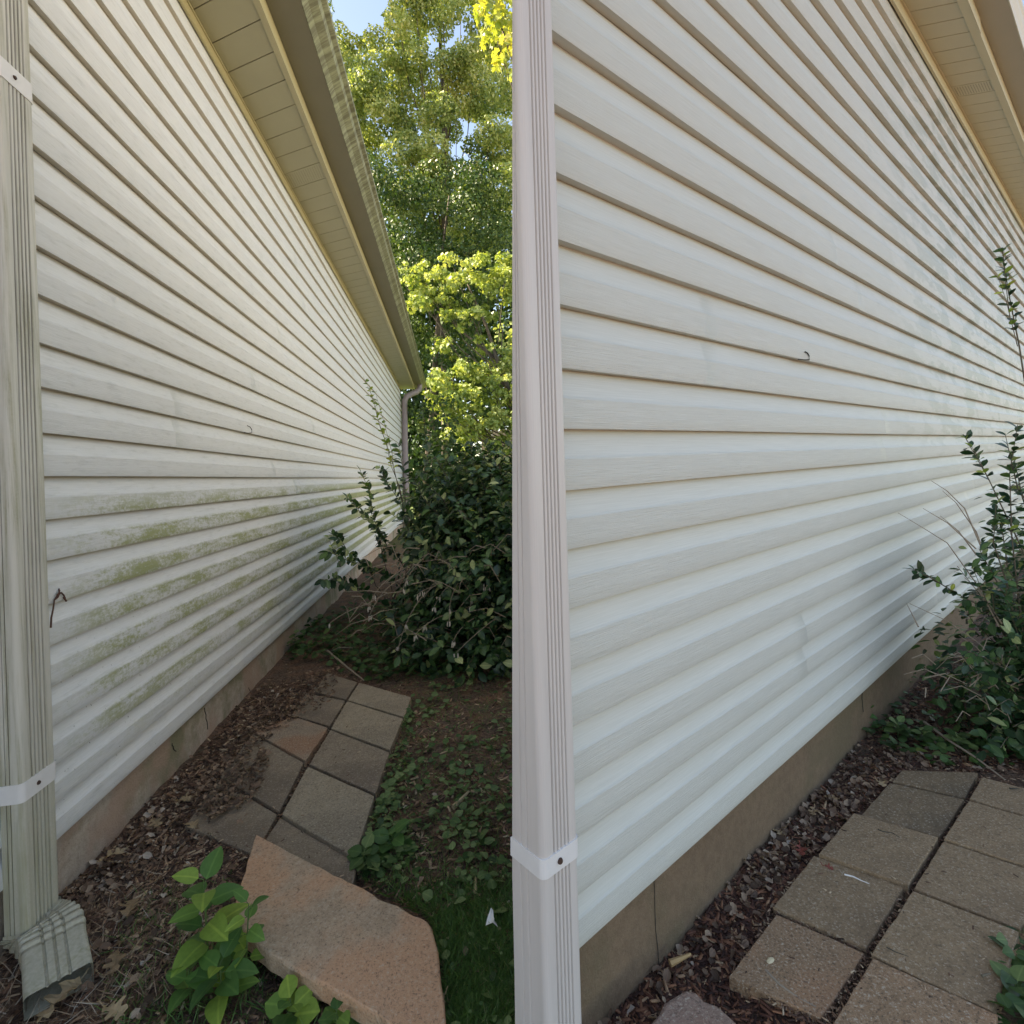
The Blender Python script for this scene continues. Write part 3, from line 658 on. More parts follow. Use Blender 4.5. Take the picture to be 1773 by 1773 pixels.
def fill(x0, x1, y0, y1, step, d0, d1, r0, r1, gaps=(), keep=1.0):
    Cc, R = [], []
    y = y0
    while y < y1:
        x = x0
        while x < x1:
            px, py = x+random.uniform(-.5, .5)*step, y+random.uniform(-.5, .5)*step
            if random.random() < keep and not any((px-a)**2+(py-b)**2 < r*r for a, b, r in gaps):
                Cc.append(at(px, py, random.uniform(d0, d1))); R.append(random.uniform(r0, r1))
            x += step
        y += step
    return Cc, R
def tree(label, cat, name, base, cs, rs, per, size, tpl, mat, r0, group='trees beyond the houses', **k):
    t = tag(empty(name, base), label, cat, group)
    crown('crown', t, cs, rs, per, size, tpl, mat, **k); limbs(t, base, [c for c in cs if c.x/c.y > -.19] or cs, r0, frac=.10); return t
# tall pale tree
gaps = [(610, -5, 62), (792, 48, 26), (800, 215, 24), (795, 268, 24), (868, 12, 20), (700, 300, 12), (650, -40, 60)]
cs, rs = fill(480, 900, -200, 440, 28, 20, 24, .45, .8, gaps, .97)
tree('tall pale green tree whose sunlit crown rises above the eave with blue sky gaps', 'tree', 'broadleaf_tree', at(770, 850, 22.5).xy.to_3d(), cs, rs, 1450, .125, T_RH, MT['lf_pale'], .14)
cs, rs = fill(900, 1500, -330, 600, 70, 20, 27, 1.1, 1.7, (), .85)
tree('pale green tree mostly hidden behind the washed house, only its left leaves visible', 'tree', 'broadleaf_tree', at(1200, 850, 23).xy.to_3d(), cs, rs, 70, .24, T_RH, MT['lf_pale'], .3)
# middle tree, its shaded crown painted with dark leaves
cs, rs = fill(650, 900, 300, 640, 42, 17.5, 20, .55, .95, [(700, 300, 14), (872, 545, 30), (845, 330, 18), (720, 420, 10)], .85)
tree('green tree, its crown shade painted as dark leaves, in the middle of the gap between eave and washed corner', 'tree', 'broadleaf_tree', at(730, 850, 18.5).xy.to_3d(), cs, rs, 900, .12, T_RH, MT['lf_shade_dark'], .14)
# maple
cl = [(760, 655, 26), (750, 690, 20), (790, 690, 36), (800, 730, 36), (870, 760, 40), (830, 745, 34), (850, 800, 26), (715, 470, 26), (720, 520, 22), (760, 600, 22), (735, 480, 34), (790, 470, 45), (850, 470, 45), (880, 500, 40), (760, 520, 32), (820, 530, 38), (735, 505, 25), (790, 560, 26), (850, 610, 34), (880, 625, 32), (810, 630, 34), (775, 660, 30), (840, 660, 42), (885, 670, 42), (760, 680, 22), (800, 700, 40), (850, 710, 44), (885, 730, 36), (770, 715, 20), (790, 750, 24), (825, 760, 28), (865, 770, 22), (800, 780, 12), (880, 455, 40), (920, 520, 50), (930, 620, 50), (930, 700, 50)]
cs, rs = [], []
for x, y, r in cl:
    for k in range(12):
        Y = random.uniform(15.4, 17.4); cs.append(at(x+random.uniform(-.85, .85)*r, y+random.uniform(-.7, .7)*r, Y)); rs.append(r/900*Y*random.uniform(.22, .42))
tree('yellow green maple with layered sunlit leaf fans beyond the far downspout', 'tree', 'maple_tree', at(960, 850, 16.5).xy.to_3d(), cs, rs, 900, .115, T_MAPLE, MT['lf_maple'], .12, up=.5, flat=.5)
# yellow leaves, top
cl = [(868, 25, 26), (845, 70, 24), (880, 75, 26), (862, 110, 16), (835, 20, 18), (885, 130, 12), (900, 50, 30), (830, -20, 26), (880, -30, 30)]
cs, rs = [], []
for x, y, r in cl:
    for k in range(2):
        Y = random.uniform(10.5, 11.5); cs.append(at(x+random.uniform(-.4, .4)*r, y+random.uniform(-.4, .4)*r, Y)); rs.append(r/900*Y*.75)
tree('overhanging branch of yellow autumn leaves at the top beside the washed corner', 'tree', 'maple_tree', at(1180, 850, 13).xy.to_3d(), cs, rs, 420, .15, T_MAPLE, MT['lf_yellow'], .12, up=.3)
# wood behind, one mass
cs, rs = fill(560, 960, 420, 880, 44, 27, 32, 1.3, 1.9, [(872, 545, 20)], 1.0)
root = tag(empty('woodland', (0, 30, 0)), 'dark mass of far trees seen through the gaps of the nearer crowns', 'woodland', None, 'stuff')
crown('far_foliage', root, cs, rs, 130, .34, T_RH, MT['lf_shade_dark'])
# low growth at the far end of the wall
cs, rs = fill(735, 790, 700, 870, 28, 14.6, 15.4, .35, .5, (), .95); c2, r2 = fill(770, 900, 815, 880, 30, 14.4, 15.2, .3, .5, (), .9); cs += c2; rs += r2
t = tag(empty('understory_bush', at(790, 880, 15.5).xy.to_3d()), 'dark leafy bush growing past the far corner of the stained wall under the maple', 'bush')
crown('foliage', t, cs, rs, 520, .12, T_RH, MT['lf_shade_dark'], tone_mu=.35)
# pale fence far behind
fr = tag(empty('wooden_fence', at(868, 850, 19.5).xy.to_3d()), 'sunlit pale board fence glimpsed through leaves at the foot of the maple', 'fence'); inv = fr.matrix_basis.inverted()
mb = MB(); b0 = at(868, 850, 19.5)
for i in range(16): mb.box(-.6+i*.125, -.6+i*.125+.115, -.012+.004*(i % 2), .012+.004*(i % 2), .9, 2.95+.03*math.sin(i*2.2))
mb.build('boards', simple('weathered_pink_boards', (.56, .42, .34), .9, 5, .3), fr)
mb = MB(); mb.box(-.65, 1.45, .02, .07, 2.4, 2.5); mb.box(-.65, 1.45, .02, .07, 1.2, 1.3); mb.box(-.62, -.5, .02, .14, 0, 3.0); mb.box(1.3, 1.42, .02, .14, 0, 3.0); mb.build('rails', MT['twig'], fr)

# ------------------------------------------------------------------ shrubs
def shrub(root, stems, leaf_len, density, mat, tpl=T_OV, bare=.0, name='foliage'):
    """stems: list of polylines (world). Leaves in whorled pairs along the upper part of the stems"""
    inv = root.matrix_basis.inverted(); P, A, N, Sz = [], [], [], []; mb = MB()
    for pts, r in stems:
        pts = [Vector(p) for p in pts]; n = len(pts)
        mb.tube(pts, [r*(1-.75*i/(n-1)) for i in range(n)], 5)
        L = sum((pts[i+1]-pts[i]).length for i in range(n-1)); m = max(3, int(L/density)); acc = 0
        for k in range(m):
            t = bare+(1-bare)*(k+random.random())/m; i = min(n-2, int(t*(n-1))); f = t*(n-1)-i; p = pts[i].lerp(pts[i+1], f); ax = (pts[i+1]-pts[i]).normalized()
            for q in range(2):
                side = Vector((random.gauss(0, 1), random.gauss(0, 1), random.gauss(0, 1))).cross(ax).normalized()
                a = (side*1.0+ax*random.uniform(.3, .9)+Vector((0, 0, random.uniform(-.1, .25)))).normalized()
                P.append(p); A.append(a); N.append(Vector((0, 0, 1))*.8+ax*.2+Vector((random.gauss(0, .45), random.gauss(0, .45), 0))); Sz.append(leaf_len*random.uniform(.6, 1.2))
    if len(stems) == 1:
        st_ = mb.build(name, MT['twigd'], root, inv=inv); st_ = scatter('shoot_leaves', tpl, P, A, N, Sz, mat, st_, inv=inv); return
    mb.build('branches', MT['twigd'], root, inv=inv); scatter(name, tpl, P, A, N, Sz, mat, root, inv=inv)
def grow(base, tip, n=6, sag=.1, wig=.03):
    base, tip = Vector(base), Vector(tip); out = []
    for i in range(n+1):
        t = i/n; p = base.lerp(tip, t); p.z += sag*4*t*(1-t)*(1 if tip.z > base.z else 1); p += Vector((random.gauss(0, wig), random.gauss(0, wig), random.gauss(0, wig)))*(t > 0); out.append(p)
    return out
def bush_body(root, blobs, n, leaf, mat, tpl=T_OV, name='inner_foliage', shell=.75):
    inv = root.matrix_basis.inverted(); P, A, N = [], [], []
    tot = sum(r[0]*r[2] for _, r in blobs)
    for c, r in blobs:
        k = int(n*r[0]*r[2]/tot); d = rdir(k); rad = (shell+(1-shell)*rng.random(k))*(1+.10*np.sin(d[:, 0]*9+d[:, 2]*7)*np.cos(d[:, 1]*8))
        rad *= 1+.18*np.sin(d[:, 0]*5+c[0]*9)*np.sin(d[:, 2]*6+c[1]*7); rad *= np.where(rng.random(k) < .35, rng.random(k), 1); p = np.array(c)+d*rad[:, None]*np.array(r); p[:, 2] = np.maximum(p[:, 2], .02)
        P.append(p); nn = d*.55+rdir(k)*.45+np.array([0, 0, .55]); a = np.cross(nn, rdir(k))+d*.3; A.append(a); N.append(nn)
    P = np.concatenate(P); sz = leaf*(.65+.6*rng.random(len(P)))
    return scatter(name, tpl, P, np.concatenate(A), np.concatenate(N), sz, mat, root, inv=inv)
# large dark shrub against the stained wall
bc = gp(790, 1060); sh = tag(empty('evergreen_shrub', (bc.x, bc.y, 0)), 'large dark evergreen shrub with dried seed heads spilling over the far pavers', 'shrub')
blobs = [((-.30, 4.5, .62), (.70, .85, .80)), ((.15, 4.3, .66), (.75, .8, .74)), ((-.55, 5.2, .68), (.55, .8, .78)), ((.0, 3.75, .38), (.65, .50, .42)), ((.3, 5.4, .72), (.9, .9, .8)), ((-.62, 3.95, .25), (.40, .40, .28)), ((-.25, 3.45, .12), (.55, .32, .18)), ((-.45, 6.2, .7), (.7, .9, .8))]
bush_body(sh, blobs, 17000, .078, MT['lf_shrub'])
st = []
for i in range(150):
    c, r = random.choice(blobs); a = random.uniform(0, 6.28); e = random.uniform(-.1, 1.4)
    tip = Vector((c[0]+r[0]*1.12*math.cos(a)*math.cos(e), c[1]-abs(r[1]*1.12*math.sin(a)*math.cos(e)), c[2]+r[2]*1.15*math.sin(e)))
    tip.z = max(tip.z, .06); st.append((grow((c[0]*.6, c[1]+.1, .02), tip, 6, .08, .02), random.uniform(.004, .009)))
for (x, y, Y), (bx, by) in zip([(628, 815, 4.0), (655, 800, 4.1), (735, 705, 4.6), (745, 780, 4.4), (820, 815, 4.0), (870, 800, 4.2), (568, 960, 3.7), (575, 925, 3.8), (600, 860, 3.9), (690, 770, 4.4), (790, 760, 4.8), (850, 770, 4.6), (560, 1000, 3.6)], [(700, 1000)]*15):
    st.append((grow(gp(bx+random.uniform(-30, 60), 1040+random.uniform(-10, 20)), at(x, y, Y), 7, .06, .012), .005))
shrub(sh, st, .075, .05, MT['lf_shrub'], bare=.35, name='outer_foliage')
# arching bare twigs with pale seed clusters
inv = sh.matrix_basis.inverted(); tw = MB(); heads = []
def cluster(p, n=4):
    sd_ = MB(); heads.append(sd_)
    for k in range(n):
        q = Vector(p)+Vector((random.gauss(0, .008), random.gauss(0, .008), -.004)); e = q+Vector((random.gauss(0, .006), random.gauss(0, .006), -random.uniform(.02, .04)))
        sd_.tube([q, q.lerp(e, .35), q.lerp(e, .8), e], [.0015, .0042, .0036, .001], 5)
for (x0, y0, x1, y1, x2, y2, Y) in [(760, 1010, 712, 1035, 690, 1120, 3.3), (820, 1050, 745, 1065, 718, 1100, 3.25), (700, 985, 650, 1010, 640, 1050, 3.5), (800, 1000, 770, 1010, 752, 1050, 3.35), (860, 1055, 800, 1070, 785, 1110, 3.2), (640, 1045, 600, 1055, 570, 1080, 3.4), (800, 1000, 775, 1030, 778, 1075, 3.3), (740, 960, 705, 990, 698, 1020, 3.5), (830, 1010, 812, 1025, 815, 1050, 3.4), (760, 1015, 740, 1015, 722, 1030, 3.4), (850, 990, 845, 1000, 843, 1015, 3.5), (700, 1000, 660, 1015, 640, 1065, 3.45), (880, 1060, 850, 1070, 790, 1130, 3.15)]:
    a, b, c = at(x0, y0, Y+.35), at(x1, y1, Y+.12), at(x2, y2, Y)
    pts = [a*(1-t)**2+b*2*t*(1-t)+c*t*t for t in [i/8 for i in range(9)]]; tw.tube(pts, [.0035-.0002*i for i in range(9)], 4); cluster(c); 
    if random.random() < .6: cluster(pts[6], 3)
for i in range(70):
    x, y = random.uniform(600, 885), random.uniform(940, 1130); Y = random.uniform(3.25, 3.8)
    a = at(x, y, Y); b = a+Vector((random.uniform(-.25, .25), random.uniform(-.1, .1), random.uniform(-.12, .12))); m_ = a.lerp(b, .5)+Vector((0, 0, random.uniform(.0, .07)))
    tw.tube([a, a.lerp(m_, .6), m_, m_.lerp(b, .5), b], [.003, .0028, .0024, .002, .0012], 4)
tw.build('bare_twigs', MT['twig'], sh, inv=inv); [h_.build('seed_head', MT['seed'], sh, inv=inv) for h_ in heads]
# pale new shoots on top of the shrub
st = [(grow(at(700, 880, 4.4), at(x, y, 4.3), 6, .0, .01), .003) for x, y in ((632, 650), (650, 680), (640, 665))]+[(grow(at(650, 900, 4.1), at(628, 818, 4.0), 4, 0, .006), .002), (grow(at(840, 900, 3.75), at(818, 880, 3.7), 3, 0, .004), .002), (grow(at(590, 980, 3.7), at(568, 930, 3.7), 4, 0, .006), .002), (grow(at(745, 760, 4.5), at(728, 705, 4.5), 4, 0, .006), .002)]
[shrub(sh, [q], .05, .07, MT['lf_new'], bare=.35, name='new_shoot') for q in st]

# shrub by the washed wall (right edge)
bc = gp(1800, 1260); sb = tag(empty('evergreen_shrub', (bc.x, bc.y, 0)), 'dark leafy shrub with bare reaching twigs against the clean wall at the right edge', 'shrub')
g0 = gp(1790, 1290)
blobs = [((g0.x+.05, g0.y+.15, .28), (.30, .30, .32)), ((g0.x+.25, g0.y+.05, .40), (.32, .30, .42)), ((g0.x-.02, g0.y-.0, .10), (.30, .22, .14)), ((g0.x+.38, g0.y+.2, .7), (.30, .30, .42)), ((g0.x+.15, g0.y-.15, .10), (.30, .2, .13))]
bush_body(sb, blobs, 2300, .052, MT['lf_shrub'])
st = []
def px_stem(pts, r, Y0, Y1): n = len(pts); return ([at(x, y, Y0+(Y1-Y0)*i/(n-1)) for i, (x, y) in enumerate(pts)], r)
YB = g0.y
leafy = [[(1790, 1180), (1765, 1050), (1752, 930), (1748, 820), (1762, 735)], [(1800, 1020), (1760, 930), (1712, 830), (1668, 752)], [(1790, 760), (1765, 600), (1745, 500), (1735, 428)], [(1770, 1130), (1720, 1060), (1660, 1030), (1612, 1000), (1580, 985)], [(1780, 1100), (1722, 1000), (1695, 950)], [(1800, 950), (1770, 860), (1755, 790)], [(1800, 900), (1762, 845), (1740, 750)], [(1790, 1150), (1740, 1000), (1720, 940), (1725, 870)], [(1800, 1060), (1745, 985), (1730, 880)]]
for p in leafy: st.append(px_stem(p, .004, YB+.05, YB+.0+random.uniform(-.05, .1)))
for i in range(60):
    x, y = random.uniform(1665, 1850), random.uniform(960, 1310); st.append((grow((g0.x+.15, g0.y+.1, .03), at(x, y, YB+random.uniform(-.25, .15)), 5, .04, .012), .004))
shrub(sb, st, .045, .044, MT['lf_shrub'], bare=.4, name='outer_foliage')
st = [px_stem([(1712, 830), (1690, 785), (1668, 752)], .0018, YB, YB), px_stem([(1750, 560), (1740, 480), (1735, 430)], .0018, YB, YB), px_stem([(1762, 600), (1742, 520), (1728, 480)], .0018, YB, YB), px_stem([(1660, 1030), (1610, 1000), (1578, 988)], .0018, YB, YB), px_stem([(1770, 960), (1750, 925), (1745, 905)], .0018, YB, YB)]
[shrub(sb, [q], .034, .05, MT['lf_new'], bare=.1, name='new_shoot') for q in st]
inv = sb.matrix_basis.inverted(); tw = MB()
for p in [[(1730, 1085), (1690, 1010), (1640, 940), (1600, 915), (1555, 888)], [(1700, 950), (1670, 880), (1640, 850), (1612, 832)], [(1705, 960), (1690, 920), (1655, 870), (1632, 850)], [(1690, 960), (1660, 920), (1628, 893)], [(1690, 950), (1640, 905), (1598, 880)], [(1760, 1170), (1690, 1110), (1640, 1075), (1575, 1045)], [(1590, 1085), (1580, 1065), (1570, 1045)], [(1773, 1025), (1740, 1030), (1700, 1037)], [(1775, 1060), (1740, 1090), (1725, 1130)], [(1710, 1150), (1670, 1135), (1640, 1140), (1620, 1160)], [(1700, 1150), (1660, 1130), (1620, 1145)], [(1745, 1180), (1690, 1120), (1660, 1100)], [(1735, 1080), (1700, 1030), (1670, 1000)], [(1773, 1000), (1745, 1010), (1730, 1025)]]:
    q, r = px_stem(p, .0026, YB-.0, YB+.12); n = len(q); tw.tube(q, [.0032*(1-.7*i/(n-1)) for i in range(n)], 5)
for i in range(30):
    x, y = random.uniform(1600, 1773), random.uniform(1130, 1260); a = at(x, y, YB-.05); b = a+Vector((random.uniform(-.15, .15), random.uniform(-.08, .08), random.uniform(-.02, .06)))
    tw.tube([a, a.lerp(b, .5)+Vector((0, 0, .03)), b], [.0022, .002, .001], 4)
tw.build('bare_twigs', MT['twig'], sb, inv=inv)

# ------------------------------------------------------------------ small plants
def weed(px, py, label, hgt, nleaf, leaf, mat, spread=.6, lean=(0, 0), name='weed_plant', tpl=T_WEED, tone=None):
    b = gp(px, py, .0); r = tag(empty(name, b), label, 'weed'); inv = r.matrix_basis.inverted(); mb = MB(); P, A, N, Sz = [], [], [], []
    pts = [b+Vector((lean[0]*t, lean[1]*t, hgt*t)) for t in (0, .3, .6, 1)]; mb.tube(pts, [.003, .0026, .002, .0012], 5)
    for k in range(nleaf):
        t = .25+.75*k/max(1, nleaf-1); i = min(2, int(t*3)); p = pts[0].lerp(pts[-1], t); a = k*2.4+random.uniform(-.3, .3)
        d = Vector((math.cos(a), math.sin(a), random.uniform(.0, .45)+.5*(t > .9))); st_ = p+d.normalized()*leaf*.25*spread; mb.tube([p, st_], .001, 4)
        P.append(st_); A.append(d); N.append(Vector((0, 0, 1))+Vector((random.gauss(0, .25), random.gauss(0, .25)-.25, 0))); Sz.append(leaf*random.uniform(.75, 1.15)*(1.15-.35*t))
    mb.build('stem', simple('green_stem', (.08, .14, .04), .6), r, inv=inv); scatter('leaves', tpl, P, A, N, Sz, mat, r, tone, inv=inv)
    return r
weed(362, 1690, 'tallest bright green seedling with pairs of toothed leaves standing left of the pink slab', .25, 13, .085, MT['lf_weed'])
weed(385, 1740, 'bushy bright green seedling at the bottom left in front of the pink slab', .10, 12, .078, MT['lf_weed'])
weed(330, 1735, 'low green seedling leftmost of the three by the pink slab', .08, 8, .062, MT['lf_weed'])
weed(425, 1690, 'thin seedling whose shoot leans over the left edge of the pink slab', .20, 10, .058, MT['lf_weed'], lean=(.03, -.02))
weed(505, 1768, 'rounded green leaves under the near edge of the pink slab', .05, 8, .055, MT['lf_weed'], tpl=T_ROUND)
weed(585, 1790, 'low leafy weed at the bottom edge right of the rounded leaves', .05, 8, .05, MT['lf_weed'], tpl=T_ROUND)
weed(632, 1500, 'broad leafed weed filling the corner between the pavers and the pink slab', .05, 12, .06, MT['lf_cover'], tpl=T_HEART, tone=rng.random(12)*.5+.35)
weed(680, 1470, 'weed with one large pale leaf right of the near paver corner', .05, 9, .075, MT['lf_weed'], tpl=T_HEART, tone=rng.random(9)*.4)
weed(665, 1400, 'small weed creeping up beside the paver edge', .04, 9, .035, MT['lf_cover'], tpl=T_HEART, tone=rng.random(9)*.5+.4)
weed(512, 1130, 'leafy vine sprig at the foot of the stained wall near the shrub', .14, 12, .07, MT['lf_cover'], tpl=T_HEART)
weed(545, 1060, 'upper vine sprig on the stained foundation beside the shrub', .16, 10, .06, MT['lf_cover'], tpl=T_HEART)
weed(560, 1120, 'dark vine clump between the shrub and the bark chips', .10, 14, .07, MT['lf_cover'], tpl=T_HEART)
weed(1500, 1262, 'pale green vine sprig in front of the brown foundation, nearest the camera', .09, 9, .045, MT['lf_weed'], tpl=T_HEART, tone=rng.random(9)*.4)
weed(1585, 1170, 'upright vine sprig with a bright leaf touching the clean siding edge', .13, 9, .045, MT['lf_weed'], tpl=T_HEART, tone=rng.random(9)*.5)
weed(1555, 1275, 'low dark vine clump between the brown foundation and the tan pavers', .06, 14, .05, MT['lf_cover'], tpl=T_HEART)
weed(1600, 1290, 'leafy clump left of the shrub beside the clean wall pavers', .06, 14, .05, MT['lf_cover'], tpl=T_HEART)
weed(1660, 1300, 'trailing green clump just above the far tan paver', .06, 16, .05, MT['lf_cover'], tpl=T_HEART)
weed(1622, 1130, 'small weed growing where the shrub meets the clean siding', .08, 10, .04, MT['lf_weed'], tpl=T_HEART, tone=rng.random(10)*.4)
weed(1762, 1735, 'green weed at the bottom right corner beside the large tan paver', .04, 9, .05, MT['lf_cover'], tpl=T_HEART)

# ------------------------------------------------------------------ ground cover (uncountable)
def inside(px, py, poly):
    c = False; n = len(poly)
    for i in range(n):
        x0, y0 = poly[i]; x1, y1 = poly[i-1]
        if (y0 > py) != (y1 > py) and px < (x1-x0)*(py-y0)/(y1-y0)+x0: c = not c
    return c
PAV_A = [(566, 1160), (715, 1205), (617, 1490), (608, 1545), (430, 1500), (320, 1432), (380, 1345), (440, 1268), (505, 1238), (540, 1198)]
SLABA = [(440, 1440), (560, 1482), (735, 1586), (762, 1660), (780, 1810), (690, 1810), (540, 1705), (415, 1610), (402, 1565)]
PAV_B = [(1560, 1332), (1850, 1340), (1850, 1440), (1768, 1610), (1700, 1870), (1420, 1800), (1262, 1690), (1338, 1572), (1409, 1480), (1477, 1407), (1490, 1410), (1540, 1352)]
SLABB = [(1187, 1702), (1300, 1790), (1240, 1850), (1090, 1850), (1120, 1768)]
def pts_in(poly, n, excl=(), dens=None, z=0.0):
    xs = [p[0] for p in poly]; ys = [p[1] for p in poly]; out = []
    while len(out) < n:
        x, y = random.uniform(min(xs), max(xs)), random.uniform(min(ys), max(ys))
        if not inside(x, y, poly) or any(inside(x, y, e) for e in excl): continue
        if dens and random.random() > dens(x, y): continue
        g = gp(x, y, z); g.z = float(gz(g.x, g.y))+z; out.append(g)
    return np.array([tuple(p) for p in out])
def flatdir(n, up=.15): a = rng.random(n)*6.283; return np.stack([np.cos(a), np.sin(a), rng.normal(up, .15, n)], 1)
GA = [(-80, 1800), (-80, 1640), (60, 1600), (105, 1552), (450, 1185), (620, 1010), (900, 1010), (900, 1850), (-80, 1850)]
GB = [(1000, 1850), (1012, 1805), (1330, 1464), (1500, 1278), (1640, 1125), (1880, 1100), (1880, 1850)]
def stuff(o, label, cat): return tag(o, label, cat, None, 'stuff')
# bark chips
MA = [(105, 1552), (300, 1350), (450, 1190), (560, 1175), (560, 1200), (510, 1240), (440, 1290), (380, 1380), (430, 1440), (410, 1560), (250, 1720), (100, 1640)]
P = np.concatenate([pts_in(MA, 9500, [SLABA]), pts_in(GA, 5200, [SLABA, PAV_A], lambda x, y: .9 if x > 640 else .25)]); n = len(P)
P[:, 2] += .003
stuff(scatter('bark_chips', T_CHIP, P, flatdir(n, .05), rdir(n, 2.5), .012+.028*rng.random(n)**2, MT['chips'], tone=rng.random(n)**1.1), 'dark reddish bark chips strewn over the soil on the stained wall side', 'mulch')
MBp = [(1010, 1850), (1012, 1808), (1330, 1464), (1500, 1278), (1640, 1130), (1773, 1150), (1773, 1340), (1600, 1330), (1500, 1400), (1409, 1481), (1338, 1575), (1262, 1690), (1200, 1710), (1130, 1760), (1100, 1850)]
P = np.concatenate([pts_in(MBp, 7500, [SLABB]), pts_in([(1190, 1700), (1262, 1680), (1450, 1790), (1420, 1850), (1280, 1830)], 900)]); n = len(P); P[:, 2] += .003
stuff(scatter('bark_chips', T_CHIP, P, flatdir(n, .05), rdir(n, 2.5), .008+.026*rng.random(n)**2, MT['chipsB'], tone=rng.random(n)**1.5), 'red brown bark chips between the brown foundation and the tan pavers', 'mulch')
# leaf litter
MA2 = [(300, 1360), (450, 1190), (560, 1165), (600, 1185), (570, 1230), (510, 1245), (450, 1262), (420, 1290), (380, 1330), (430, 1350), (440, 1400), (300, 1480), (180, 1560), (120, 1600), (105, 1552)]
P = np.concatenate([pts_in(MA2, 900), pts_in(MA, 350, [SLABA]), pts_in(GA, 350, [SLABA, PAV_A])]); n = len(P); P[:, 2] += .006+.01*rng.random(n)
stuff(scatter('leaf_litter', T_CURL, P, flatdir(n, .1), rdir(n, 1.3), .010+.024*rng.random(n)**1.5, MT['litter'], tone=rng.random(n)), 'crumpled brown leaf litter heaped along the stained foundation', 'leaf litter')
MB2 = [(1330, 1466), (1480, 1295), (1640, 1150), (1750, 1200), (1760, 1330), (1600, 1335), (1540, 1350), (1495, 1405), (1420, 1470), (1380, 1500), (1300, 1560), (1250, 1620)]
P = np.concatenate([pts_in(MB2, 1000), pts_in(MBp, 250, [SLABB])]); n = len(P); P[:, 2] += .005+.008*rng.random(n)
stuff(scatter('leaf_litter', T_CURL, P, flatdir(n, .1), rdir(n, 1.3), .010+.022*rng.random(n), MT['litter'], tone=rng.random(n)*.95), 'dark crumpled leaf litter along the brown foundation', 'leaf litter')
# grit and bark bits filling the paver joints, and a few on top of the pavers
P = np.concatenate([pts_in(PAV_A, 9000), pts_in(PAV_B, 9000)]); n = len(P); P[:, 2] = .004+.012*rng.random(n)
stuff(scatter('joint_debris', T_CHIP, P, flatdir(n, .05), rdir(n, 2.0), .006+.014*rng.random(n), MT['chips'], tone=rng.random(n)**1.3), 'dark grit and bark bits filling the joints between the pavers', 'debris')
P = np.concatenate([pts_in(PAV_A, 170), pts_in(PAV_B, 170)]); n = len(P); P[:, 2] = np.where(P[:, 0] > .2, .036, .038)
stuff(scatter('loose_crumbs', T_CHIP, P, flatdir(n, .0), rdir(n, 4), .003+.012*rng.random(n)**2, MT['chips'], tone=rng.random(n)), 'scattered crumbs of bark lying on the pavers', 'debris')
P = pts_in([(545, 1165), (590, 1165), (585, 1200), (560, 1235), (505, 1262), (455, 1300), (470, 1340), (430, 1410), (350, 1440), (330, 1390), (390, 1330), (440, 1262), (510, 1200)], 900); n = len(P); P[:, 2] = .034+.008*rng.random(n)
stuff(scatter('leaf_litter', T_CURL, P, flatdir(n, .05), rdir(n, 1.8), .010+.02*rng.random(n), MT['litter'], tone=rng.random(n)*.8), 'brown litter drifted over the inner pavers beside the stained wall', 'leaf litter')
# creeping leaves
def densA(x, y):
    v = .5+.5*math.sin(x*.035+y*.021)*math.sin(y*.03-x*.012); e = 1.0 if y < 1200 else (.55 if y < 1500 else .3)
    v *= (.25 if y > 1540 else 1); edge = math.exp(-((x-(690-(y-1250)*.33))/45)**2) if 1230 < y < 1560 else 0
    return min(1, v*e*.8+edge)
GR = [(600, 1080), (900, 1040), (900, 1800), (780, 1800), (765, 1640), (735, 1580), (620, 1510), (640, 1450), (712, 1215), (690, 1190), (600, 1150)]
P = pts_in(GR, 2100, [PAV_A, SLABA], densA); n = len(P); P[:, 2] += .01+.03*rng.random(n)
stuff(scatter('creeping_weeds', T_HEART, P, flatdir(n, .25), rdir(n, 1.8), .009+.034*rng.random(n)**2.2, MT['lf_cover'], tone=np.clip(rng.normal(.68, .25, n), 0, 1)), 'small round leaved creeping weeds spread over the soil right of the grey pavers', 'ground cover')
P = pts_in([(490, 1100), (620, 1050), (900, 1060), (900, 1150), (760, 1180), (640, 1180), (560, 1150), (500, 1150)], 1500); n = len(P); P[:, 2] += .02+.06*rng.random(n)
stuff(scatter('creeping_weeds', T_HEART, P, flatdir(n, .3), rdir(n, 1.4), .03+.03*rng.random(n), MT['lf_cover'], tone=np.clip(rng.normal(.35, .2, n), 0, 1)), 'dark trailing leaves along the front foot of the large shrub', 'ground cover')
P = np.concatenate([pts_in([(1480, 1270), (1620, 1130), (1773, 1150), (1790, 1330), (1640, 1335), (1540, 1310)], 420), pts_in([(1740, 1640), (1780, 1600), (1880, 1600), (1880, 1850), (1735, 1850)], 140)]); n = len(P); P[:, 2] += .01+.04*rng.random(n)
stuff(scatter('creeping_weeds', T_HEART, P, flatdir(n, .3), rdir(n, 1.4), .02+.025*rng.random(n), MT['lf_cover'], tone=np.clip(rng.normal(.35, .25, n), 0, 1)), 'dark creeping leaves in front of the shrub at the clean wall', 'ground cover')
